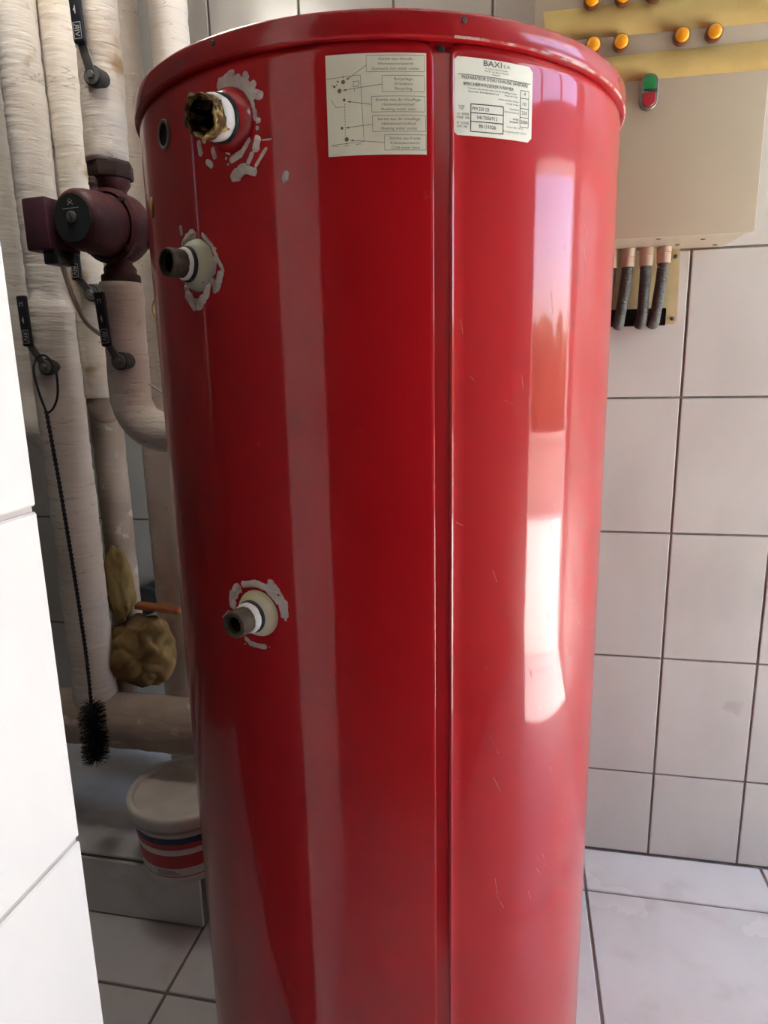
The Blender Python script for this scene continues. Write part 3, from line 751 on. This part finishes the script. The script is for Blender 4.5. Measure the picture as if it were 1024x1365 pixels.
p4 = wrapped('insulated_pipe', [(-.731, 1.20, CZ), (-.731, 1.20, 1.75), (-.736, 1.20, 1.566)], .0375, 'stained white wrapped pipe coming down onto the top of the red pump', m='wrap_stained', seed=13, bend=.2)
p5 = wrapped('insulated_pipe', [(-.732, 1.20, 1.362), (-.738, 1.20, 1.083), (-.47, 1.20, 1.083)], .0385, 'white wrapped pipe under the red pump, bending away behind the boiler', seed=15, bend=.085)
p6 = wrapped('insulated_pipe', [(-.833, 1.455, CZ), (-.833, 1.455, PLZ+.001)], .0375, 'slim white wrapped pipe close to the back wall, just right of the pump', seed=17)
p7 = wrapped('insulated_pipe', [(-.705, 1.42, CZ), (-.705, 1.42, PLZ+.001)], .0380, 'white wrapped pipe nearest the boiler, rising beside its left edge', seed=19)

# ------------------------------------------------------------------ ball valves
def bar(bm, a, b, w, t, wdir, mi=0, bev=.0015):
    a = Vector(a); b = Vector(b); z = (b-a); L = z.length; z.normalize()
    x = (Vector(wdir)-z*Vector(wdir).dot(z)).normalized(); y = z.cross(x)
    Mx = Matrix(((x.x, y.x, z.x, a.x), (x.y, y.y, z.y, a.y), (x.z, y.z, z.z, a.z), (0, 0, 0, 1)))
    box(bm, (-w/2, -t/2, 0), (w/2, t/2, L), bev, 2, mi, Mx)
    return Mx, L
def valve(piv, g1, g0, label, pipe_y, width=.021, text=True):
    """piv: front of the stem; g1: where the grip begins; g0: tip of the grip"""
    sh = Vector((0, .012, 0)); piv = Vector(piv)+sh; g1 = Vector(g1)+sh; g0 = Vector(g0)+sh
    t = thing('ball_valve', label, 'valve', piv, None)
    bm = bmesh.new()
    lathe(bm, (piv.x, pipe_y, piv.z), (0, -1, 0), [(.0001, 0), (.019, .0), (.019, pipe_y-piv.y-.022), (.0165, pipe_y-piv.y-.016), (.0165, pipe_y-piv.y-.004), (.012, pipe_y-piv.y-.003), (.0001, pipe_y-piv.y-.003)], seg=24)
    obj('stem', bm, M['dark_steel'], t, angle=40)
    bm = bmesh.new()
    lathe(bm, piv+Vector((0, .004, 0)), (0, -1, 0), [(.0001, 0), (.0135, 0), (.0135, .0035), (.0001, .0036)], seg=24)
    bar(bm, piv+Vector((0, .002, 0)), g1+Vector((0, .003, 0)), .017, .0030, (1, 0, 0))
    obj('lever', bm, M['steel'], t, angle=40)
    bm = bmesh.new(); lathe(bm, piv+Vector((0, .001, 0)), (0, -1, 0), [(.0065, 0), (.0065, .005), (.0055, .006), (.0001, .006)], seg=6); obj('nut', bm, M['steel'], t, angle=30)
    bm = bmesh.new(); d = (g0-g1).normalized()
    Mx, L = bar(bm, g1-d*.006, g0, width, .0085, (1, 0, 0), bev=.0035)
    g = obj('grip', bm, M['grip'], t, angle=50)
    if text:
        bm = bmesh.new()
        def put(px_, py_): return Mx @ Vector((px_, .0046, py_))
        # letters run along the grip, inside a thin frame near its lower end
        vs_, fs, tw = text_mesh('VIR')
        h = width*.42; k = h/.69; off = .009
        ln = tw*k
        vv = [bm.verts.new(Mx @ Vector((-h/2+y*k, -.0046, off+x*k))) for x, y in vs_]
        for f in fs:
            try: bm.faces.new([vv[i] for i in f])
            except ValueError: pass
        def q(x0, z0, x1, z1):
            bm.faces.new([bm.verts.new(Mx @ Vector((a_, -.0046, b_))) for a_, b_ in ((x0, z0), (x1, z0), (x1, z1), (x0, z1))])
        e = .0009; X0 = -width*.34; X1 = width*.34; Z0 = off-.003; Z1 = off+ln+.003
        q(X0, Z0, X1, Z0+e); q(X0, Z1-e, X1, Z1); q(X0, Z0, X0+e, Z1); q(X1-e, Z0, X1, Z1)
        q(-.001, Z1+.012, .001, Z1+.024); q(-.003, Z1+.016, -.001, Z1+.020)
        q(-.0035, L-.020, -.0022, L-.012); q(.0022, L-.020, .0035, L-.012); q(-.002, L-.0145, .002, L-.0135)
        obj('printed_mark', bm, M['print_white'], g, smooth=False, kind='stuff')
    return t
valve((-.7215, 1.140, 1.692), (-.7290, 1.130, 1.741), (-.731, 1.128, 1.850), 'black lever ball valve at the very top, on the stained pipe above the pump', 1.20)
valve((-.9115, 1.182, 1.213), (-.9325, 1.172, 1.258), (-.9325, 1.170, 1.346), 'black lever ball valve on the thick riser at the left, from which the brush hangs', 1.25)
valve((-.8325, 1.238, 1.354), (-.8500, 1.228, 1.382), (-.8490, 1.226, 1.470), 'black lever ball valve half hidden below the pump terminal box', 1.30)
valve((-.7235, 1.138, 1.220), (-.7355, 1.128, 1.252), (-.7400, 1.126, 1.341), 'black lever ball valve on the pipe below the red pump', 1.20)

# ------------------------------------------------------------------ circulation pump
pump = thing('circulation_pump', 'dark red heating circulation pump fitted in the stained pipe at the left', 'pump', (-.731, 1.20, 1.355))
PXc, PYc, PZc = -.729, 1.205, 1.458
md = Vector((-.14, -1, -.02)).normalized()
vo = Vector((PXc, PYc, PZc))
bm = bmesh.new()
lathe(bm, vo, md, [(.0001, -.034), (.040, -.034), (.052, -.028), (.060, -.014), (.061, .006), (.056, .018), (.064, .022), (.064, .032), (.057, .035)], seg=36)
lathe(bm, (PXc-.002, PYc-.003, 0), (0, 0, 1), [(.024, PZc), (.024, 1.512), (.0225, 1.520), (.030, 1.530), (.030, 1.545)], seg=24)
lathe(bm, (PXc-.004, PYc-.003, 0), (0, 0, 1), [(.029, 1.376), (.029, 1.388), (.0225, 1.396), (.024, 1.405), (.026, PZc)], seg=24)
obj('pump_housing', bm, M['pump'], pump, angle=40)
bm = bmesh.new()
lathe(bm, vo, md, [(.050, .030), (.053, .036), (.051, .090), (.048, .106), (.042, .113), (.0385, .114)], seg=36)
obj('motor', bm, M['pump'], pump, angle=40)
bm = bmesh.new(); lathe(bm, vo, md, [(.039, .1135), (.0385, .1155), (.0001, .1158)], seg=36); fl = obj('face_label', bm, M['label_black'], pump, angle=40)
fx_, fy_, fz_ = frame(md)
fc = vo+md*.1161
bm = bmesh.new()
def fq(x0, y0, x1, y1, w):
    L = math.hypot(x1-x0, y1-y0); ox = -(y1-y0)/L*w/2; oy = (x1-x0)/L*w/2
    bm.faces.new([bm.verts.new(fc+fx_*a+fy_*b) for a, b in ((x0-ox, y0-oy), (x1-ox, y1-oy), (x1+ox, y1+oy), (x0+ox, y0+oy))])
fq(-.017, .0150, .017, .0150, .0009); fq(-.006, .0205, .005, .0270, .0012); fq(-.005, .0270, .006, .0205, .0012); fq(-.004, .0290, .001, .0290, .0010)
obj('printed_mark', bm, M['print_white'], fl, smooth=False, kind='stuff')
bm = bmesh.new(); lathe(bm, fc+fy_*.001, md, [(.0098, -.001), (.0098, .0016), (.0085, .0024), (.0001, .0024)], seg=24)
sc_ = obj('vent_screw', bm, M['steel'], pump, angle=40)
bm = bmesh.new()
ca = Vector(fc+fy_*.001+md*.0026)
for s in (1,):
    dd = (fx_*.35-fy_*.93).normalized(); nn = (fx_*.93+fy_*.35)
    bm.faces.new([bm.verts.new(ca+dd*a+nn*b) for a, b in ((-.0075, -.0008), (.0075, -.0008), (.0075, .0008), (-.0075, .0008))])
obj('slot', bm, M['bore'], sc_, smooth=False)
bm = bmesh.new()
tbc = vo+md*.070+Vector((-.078, 0, -.004))
Rt = Matrix.Translation(tbc) @ Matrix.Rotation(math.radians(-6), 4, 'Z')
box(bm, (-.024, -.040, -.044), (.026, .036, .042), .004, 2, 0, Rt)
obj('terminal_box', bm, M['pump_box'], pump, angle=40)
bm = bmesh.new(); box(bm, (.000, -.030, -.066), (.030, .014, -.042), .003, 2, 0, Rt); gl = obj('cable_gland', bm, M['grip'], pump, angle=40)
gp = Rt @ Vector((.018, -.008, -.066))
bm = bmesh.new()
tube(bm, spline([gp+Vector((0, 0, .004)), gp+Vector((.002, .01, -.03)), (-.800, 1.155, 1.325), (-.806, 1.19, 1.292), (-.795, 1.225, 1.268), (-.775, 1.262, 1.255), (-.76, 1.30, 1.252)], 8), .0042, seg=10)
obj('cable', bm, M['white_cable'], pump, label='white power cable')
bm = bmesh.new()
hp = vo+md*.082+Vector((.000, .030, .045))
lathe(bm, hp, (0, 0, 1), [(.008, 0), (.008, .010), (.0062, .012), (.0062, .019), (.0075, .020), (.0075, .024), (.0060, .0255), (.0070, .029), (.0055, .033), (.0001, .034)], seg=16)
obj('vent_nipple', bm, M['cast'], pump)
for k in range(4):
    a = PI/4+k*PI/2
    bm = bmesh.new(); lathe(bm, vo+md*.030+(fx_*math.cos(a)+fy_*math.sin(a))*.0575, md, [(.0055, -.002), (.0055, .008), (.0045, .009), (.0001, .009)], seg=12)
    obj('bolt', bm, M['cast'], pump, angle=40)
bm = bmesh.new(); lathe(bm, (PXc-.004, PYc-.003, 0), (0, 0, 1), [(.030, 1.538), (.0385, 1.541), (.0400, 1.545), (.0400, 1.563), (.0380, 1.568), (.030, 1.570)], seg=8); obj('union_nut', bm, M['cast'], pump, angle=20)
bm = bmesh.new(); lathe(bm, (PXc-.004, PYc-.003, 0), (0, 0, 1), [(.028, 1.350), (.0350, 1.352), (.0350, 1.374), (.033, 1.3765), (.028, 1.377)], seg=28); obj('union_nut', bm, M['cast'], pump, angle=40)

bm = bmesh.new(); tube(bm, [(-.70, 1.20+.018, 1.4345), (-.66, 1.215, 1.4345), (-.57, 1.215, 1.434), (-.50, 1.215, 1.434)], .0125, seg=16)
o = obj('grey_pipe', bm, M['grey_pipe']); tag(o, 'short bare grey pipe running from the pump to behind the boiler', 'pipe')
bm = bmesh.new(); tube(bm, spline([(-.600, 1.215, 1.425), (-.645, 1.245, 1.392), (-.690, 1.262, 1.352), (-.72, 1.285, 1.325), (-.735, 1.325, 1.30)], 8), .0026, seg=8)
o = obj('thin_cable', bm, M['yellow_wire']); tag(o, 'thin yellowish cable slanting between the pump and the boiler', 'cable')
bm = bmesh.new(); tube(bm, spline([(-.668, 1.155, 1.178), (-.640, 1.165, 1.155), (-.610, 1.175, 1.135), (-.57, 1.19, 1.13), (-.52, 1.21, 1.10)], 8), .0016, seg=8)
o = obj('thin_cable', bm, M['white_cable']); tag(o, 'thin white wire beside the boiler at the bend of the wrapped pipe', 'cable')

# ------------------------------------------------------------------ flue brush hanging on the valve
brush = thing('flue_brush', 'black round flue brush hanging by its twisted wire handle from the valve', 'brush', (-.857, 1.14, .40))
LP = [(-.8775, 1.140, 1.128), (-.888, 1.140, 1.165), (-.898, 1.146, 1.205), (-.900, 1.158, 1.226), (-.888, 1.158, 1.2335), (-.868, 1.148, 1.231), (-.851, 1.142, 1.214), (-.846, 1.140, 1.190), (-.850, 1.140, 1.158), (-.862, 1.140, 1.136), (-.8765, 1.140, 1.126)]
bm = bmesh.new(); tube(bm, spline(LP, 8), .0022, seg=8); obj('hanging_loop', bm, M['wire'], brush)
core = spline([(-.8775, 1.14, 1.130), (-.873, 1.14, 1.06), (-.868, 1.14, .98), (-.860, 1.14, .80), (-.8555, 1.14, .64), (-.857, 1.14, .53), (-.862, 1.14, .395)], 26)
bm = bmesh.new()
for ph in (0, PI):
    tw = []
    s = 0
    for i, p in enumerate(core):
        if i: s += (core[i]-core[i-1]).length
        a = ph+s*2*PI/.016
        tw.append(p+Vector((math.cos(a), math.sin(a), 0))*.0020)
    # denser resampling for the twist
    dn = []
    s = 0
    for i in range(len(core)-1):
        L = (core[i+1]-core[i]).length; m_ = max(1, int(L/.002))
        for k in range(m_):
            p = core[i].lerp(core[i+1], k/m_); a = ph+(s+L*k/m_)*2*PI/.018
            dn.append(p+Vector((math.cos(a), math.sin(a), 0))*.0021)
        s += L
    tube(bm, dn, .0021, seg=6)
obj('twisted_handle', bm, M['wire'], brush)
bm = bmesh.new(); rb = random.Random(5)
for k in range(900):
    z = rb.uniform(.398, .528); a = k*2.399+rb.uniform(-.2, .2)
    cx_ = -.857-.005*(1-(z-.398)/.13); d = Vector((math.cos(a), math.sin(a), rb.uniform(-.25, .15))).normalized(); L = .029*rb.uniform(.85, 1.05)
    if z > .515: L *= .93
    p0 = Vector((cx_, 1.14, z)); p1 = p0+d*L
    x, y, zz = frame(d); w = .0009
    v0 = [bm.verts.new(p0+x*w*math.cos(q)+y*w*math.sin(q)) for q in (0, 2.09, 4.19)]; v1 = [bm.verts.new(p1+x*w*.6*math.cos(q)+y*w*.6*math.sin(q)) for q in (0, 2.09, 4.19)]
    for i in range(3): bm.faces.new((v0[i], v0[(i+1) % 3], v1[(i+1) % 3], v1[i]))
obj('bristles', bm, M['bristle'], brush, smooth=False, kind='stuff')

# ------------------------------------------------------------------ paper bundles, orange strip, capped stub
bm = bmesh.new(); blob(bm, (-.834, 1.305, .575), (.080, .062, .090), 5, .26, 4.6, crease=.15, seed=2.3)
for v in bm.verts:                                            # a slack sack: flat shoulders, narrower foot
    k = (v.co.z-.575)/.09; v.co.x = -.834+(v.co.x+.834)*(1.04+.10*k+.05*math.sin(9*k+v.co.y*60)*.5); v.co.z = min(v.co.z, .652+.03*noise.noise(v.co*22))
for v in bm.verts: v.co.z = max(v.co.z, .4935) if v.co.y < 1.29 else v.co.z
o = obj('paper_bundle', bm, M['bag']); tag(o, 'crumpled brown-yellow paper bundle lying on the level wrapped pipe', 'bundle')
bm = bmesh.new(); blob(bm, (-.872, 1.300, .735), (.036, .026, .086), 4, .2, 6, crease=.16, seed=6.1)
o = obj('paper_bundle', bm, M['bag2']); tag(o, 'narrow upright ochre paper lump standing on the larger brown bundle', 'bundle')
bm = bmesh.new(); Mo = Matrix.Translation((-.800, 1.335, .6705)) @ Matrix.Rotation(math.radians(8), 4, 'Z') @ Matrix.Rotation(math.radians(7), 4, 'Y')
box(bm, (-.052, -.014, -.006), (.052, .014, .006), .003, 2, 0, Mo)
blob(bm, Mo @ Vector((.046, 0, .0)), (.014, .016, .009), 2, .1, 6)
o = obj('orange_strip', bm, M['orange']); tag(o, 'flat dull orange strip lying on top of the brown paper bundle', 'strip')
stub = thing('capped_pipe_stub', 'blue-grey capped pipe stub sticking out of the back wall behind the paper bundle', 'pipe', (-.925, WY, .628))
bm = bmesh.new(); lathe(bm, (-.925, WY-.001, .628), (0, -1, 0), [(.034, 0), (.034, .06)], seg=24, cap0=True, cap1=True); obj('tube', bm, M['grip'], stub, angle=40)
bm = bmesh.new(); lathe(bm, (-.925, WY-.001, .628), (0, -1, 0), [(.036, .058), (.037, .062), (.037, .078), (.034, .084), (.0001, .085)], seg=24); obj('cap', bm, M['blue_grey'], stub, angle=40)

# ------------------------------------------------------------------ bucket
BX, BY, BZ = -.692, 1.187, PLZ
bk = thing('plastic_bucket', 'white lidded plastic bucket with red and blue bands, on the plinth edge', 'bucket', (BX, BY, BZ))
def rb_(h): return .094+(.1095-.094)*h/.165
bm = bmesh.new()
lathe(bm, (BX, BY, BZ), (0, 0, 1), [(.0001, .0006), (.090, .0006), (.0935, .003), (rb_(.006), .006), (rb_(.12), .12), (rb_(.125), .125), (.1115, .127), (.1115, .131), (rb_(.134), .134), (rb_(.15), .15)], seg=64)
obj('body', bm, M['bucket'], bk, angle=40)
bm = bmesh.new()
lathe(bm, (BX, BY, BZ), (0, 0, 1), [(.112, .143), (.1165, .144), (.1178, .147), (.1180, .162), (.1165, .168), (.1120, .1705), (.1060, .1700), (.1035, .1660), (.1020, .1625), (.098, .1620), (.0001, .1625)], seg=72)
obj('lid', bm, M['bucket'], bk, angle=50)
bands = [(.0145, 'lab_white'), (.0215, 'lab_white'), (.0240, 'lab_red'), (.0440, 'lab_white'), (.0765, 'lab_red'), (.0905, 'lab_white'), (.1050, 'lab_red'), (.1195, 'lab_blue')]
mats_ = [M['lab_white'], M['lab_red'], M['lab_blue']]
bm = bmesh.new(); seg = 64
pr = [.0145, .0215, .0240, .0440, .0765, .0905, .1035, .1185]
mi_ = [0, 1, 0, 1, 0, 1, 2]
rings = lathe(bm, (BX, BY, BZ), (0, 0, 1), [(rb_(h)+.0006, h) for h in pr], seg=seg)
bm.faces.ensure_lookup_table()
for i in range(len(pr)-1):
    for k in range(seg): bm.faces[i*seg+k].material_index = mi_[i]
lb = obj('printed_label', bm, mats_, bk)
bm = bmesh.new()
def bpt(deg, h):
    a = math.radians(deg); r = rb_(h)+.0009
    return (BX+r*math.sin(a), BY-r*math.cos(a), BZ+h)
def bquad(d0, h0, d1, h1):
    n = max(1, int((d1-d0)/5))
    for k in range(n):
        a = d0+(d1-d0)*k/n; b = d0+(d1-d0)*(k+1)/n
        bm.faces.new([bm.verts.new(bpt(*q)) for q in ((a, h0), (b, h0), (b, h1), (a, h1))])
for row in range(4): bquad(-12, .0275+row*.0035, 18-row*3, .0290+row*.0035)
for row in range(2): bquad(-62+row*3, .028+row*.005, -52, .030+row*.005)
bquad(-6, .1110, 3, .1120); bquad(-8, .1095, -5, .1112)
obj('small_print', bm, M['lab_ink'], lb, smooth=False, kind='stuff')

# ------------------------------------------------------------------ control panel
CY0 = 1.377; CX0, CX1, CZ0, CZ1 = .0115, .4035, 1.4215, 1.98
cp = thing('control_panel', 'beige steel electrical control cabinet fixed on the tiled wall at the right', 'panel', ((CX0+CX1)/2, WY, CZ0))
bm = bmesh.new(); box(bm, (CX0+.004, CY0+.018, CZ0+.003), (CX1-.004, WY-.0005, CZ1-.003), .002); obj('cabinet_body', bm, M['panel'], cp, smooth=False)
bm = bmesh.new(); box(bm, (CX0, CY0, CZ0), (CX1, CY0+.0165, CZ1), .0025, 2); obj('cabinet_door', bm, M['panel'], cp, angle=40)
for x, y in ((.25, 1.42), (.335, 1.45), (.30, 1.50), (.375, 1.525)):
    bm = bmesh.new(); lathe(bm, (x, y, CZ0+.0035), (0, 0, -1), [(.0045, 0), (.0045, .0015), (.0001, .0022)], seg=12); obj('screw', bm, M['dark_steel'], cp)
def tape_strip(pts, label):
    bm = bmesh.new(); n = 40
    (xa, za0, za1), (xb, zb0, zb1) = pts
    rt = random.Random(int(za0*1e4)); front = []; back = []
    for k in range(n+1):
        t = k/n; x = xa+(xb-xa)*t; j0 = rt.uniform(-.0004, .0004); j1 = rt.uniform(-.0004, .0004)
        dx = 0
        lo = za0+(zb0-za0)*t+j0; hi = za1+(zb1-za1)*t+j1
        mid = (lo+hi)/2
        xm = x+(.004 if k == 0 else 0)
        front.append([bm.verts.new((x, CY0-.0006, lo)), bm.verts.new((xm, CY0-.0007, mid)), bm.verts.new((x, CY0-.0006, hi))])
        back.append([bm.verts.new((x, CY0-.0001, lo)), bm.verts.new((x, CY0-.0001, hi))])
    for k in range(n):
        for i in range(2): bm.faces.new((front[k][i], front[k+1][i], front[k+1][i+1], front[k][i+1]))
        bm.faces.new((back[k][0], back[k+1][0], front[k+1][0], front[k][0])); bm.faces.new((front[k][2], front[k+1][2], back[k+1][1], back[k][1]))
    return obj('tape_strip', bm, M['tape'], cp, label=label)
tape_strip([(.0265, 1.7560, 1.8045), (CX1-.002, 1.7500, 1.8000)], 'yellow masking tape strip above the lower row of lamps')
tape_strip([(CX0+.012, 1.6825, 1.7225), (CX1-.002, 1.6795, 1.7230)], 'yellow masking tape strip below the lower row of lamps')
def lamp(x, z):
    bm = bmesh.new(); lathe(bm, (x, CY0, z), (0, -1, 0), [(.0136, -.002), (.0140, .003), (.0138, .010), (.0126, .0125), (.0115, .0125), (.0115, .010)], seg=32)
    r = obj('lamp_bezel', bm, M['lamp_rim'], cp, angle=40)
    bm = bmesh.new(); lathe(bm, (x, CY0, z), (0, -1, 0), [(.0114, .006), (.0114, .0135), (.0095, .0158), (.0060, .0172), (.0001, .0178)], seg=32)
    obj('lamp_lens', bm, M['amber'], r)
for x in (.1130, .1595, .2580, .3095): lamp(x, 1.7405)
for x in (.1080, .1590, .2095): lamp(x, 1.8105)
# start and stop push button
def stadium(bm, x, z, hw, hh, y0, y1, inset=.0012, clip=None, n=14):
    def ring(hw_, hh_, y):
        pts = []
        for k in range(n+1): a = PI*k/n; pts.append((x+hw_*math.cos(a), z+(hh_-hw_)+hw_*math.sin(a)))
        for k in range(n+1): a = PI+PI*k/n; pts.append((x+hw_*math.cos(a), z-(hh_-hw_)+hw_*math.sin(a)))
        if clip: pts = [(p, max(clip[0], min(clip[1], q))) for p, q in pts]
        return [bm.verts.new((p, y, q)) for p, q in pts]
    R_ = [ring(hw, hh, y0), ring(hw, hh, y1+inset), ring(hw-inset, hh-inset, y1)]
    for a, b in zip(R_, R_[1:]):
        for k in range(len(a)): bm.faces.new((a[k], a[(k+1) % len(a)], b[(k+1) % len(a)], b[k]))
    bm.faces.new(R_[-1])
PBX, PBZ = .2102, 1.6590
bm = bmesh.new(); stadium(bm, PBX, PBZ, .0145, .0285, CY0+.001, CY0-.011); pb = obj('push_button', bm, M['bezel'], cp, angle=40, label='green and red start-stop push button')
bm = bmesh.new(); stadium(bm, PBX, PBZ, .0108, .0248, CY0-.009, CY0-.0135, clip=(PBZ+.0035, 9)); obj('start_button', bm, M['green'], pb, angle=40, label='green upper button')
bm = bmesh.new(); stadium(bm, PBX, PBZ, .0108, .0248, CY0-.009, CY0-.0135, clip=(0, PBZ-.0035)); obj('stop_button', bm, M['button_red'], pb, angle=40, label='red lower button')

# cover plate and conduits under the cabinet
pl = thing('cover_plate', 'cream metal plate screwed on the wall under the control cabinet', 'plate', (.24, WY, 1.275))
bm = bmesh.new()
out = [(.10, 1.435), (.3165, 1.435), (.3195, 1.282), (.3125, 1.2755), (.2975, 1.2755), (.2975, 1.3085), (.10, 1.3085)]
f0 = [bm.verts.new((x, WY-.0045, z)) for x, z in out]; f1 = [bm.verts.new((x, WY-.0006, z)) for x, z in out]
bm.faces.new(f0)
for k in range(len(out)): bm.faces.new((f0[k], f0[(k+1) % 7], f1[(k+1) % 7], f1[k]))
obj('sheet', bm, M['plate'], pl, smooth=False)
bm = bmesh.new(); box(bm, (.10, WY-.0022, 1.2735), (.2972, WY-.0004, 1.3090)); obj('opening_shade', bm, M['hole'], pl, smooth=False, label='flat dark patch painted as the shaded opening where the conduits enter the wall')  # shallow dark box on the wall, shade of the recess put into its colour
for x, z in ((.3085, 1.4095), (.3105, 1.2862)):
    bm = bmesh.new(); lathe(bm, (x, WY-.0045, z), (0, -1, 0), [(.0042, 0), (.0042, .0015), (.0030, .0028), (.0001, .0030)], seg=14); obj('screw', bm, M['dark_steel'], pl)
def conduit(xt, xb, y, zf, label, end=1.283):
    t = thing('corrugated_conduit', label, 'conduit', (xt, y, end), 'conduits under the control cabinet')
    bm = bmesh.new(); lathe(bm, (xt, y, 0), (0, 0, 1), [(.0105, zf), (.0136, zf), (.0138, zf+.018), (.0132, zf+.0185), (.0132, zf+.0195), (.0140, zf+.020), (.0140, CZ0+.0025)], seg=24); obj('fitting', bm, M['fitting'], t, angle=40)
    path = spline([(xt, y, zf+.006), (xt+.2*(xb-xt), y, zf-.030), (xt+.75*(xb-xt), y-.001, end+.028), (xb, y+.002, end+.006), (xb, y+.013, end-.006), (xb, WY-.004, end-.004)], 12)
    dn = [path[0]]
    for i in range(1, len(path)):
        L = (path[i]-path[i-1]).length; m_ = max(1, int(L/.0008))
        for k in range(1, m_+1): dn.append(path[i-1].lerp(path[i], k/m_))
    bm = bmesh.new(); tube(bm, dn, .0108, seg=16, rfun=lambda s, a, p: 1+.07*(1 if math.sin(s*2*PI/.0036) > 0 else -1)*.7)
    obj('hose', bm, M['conduit'], t)
    return t
conduit(.2795, .2700, 1.520, 1.3935, 'grey corrugated conduit under the cabinet, the one nearest the plate screws')
conduit(.2465, .2445, 1.520, 1.3890, 'grey corrugated conduit under the cabinet, second from the plate screws')
conduit(.2110, .2010, 1.520, 1.3885, 'grey corrugated conduit under the cabinet, third from the plate screws')
conduit(.1790, .1700, 1.525, 1.3885, 'grey corrugated conduit under the cabinet, mostly hidden behind the boiler')
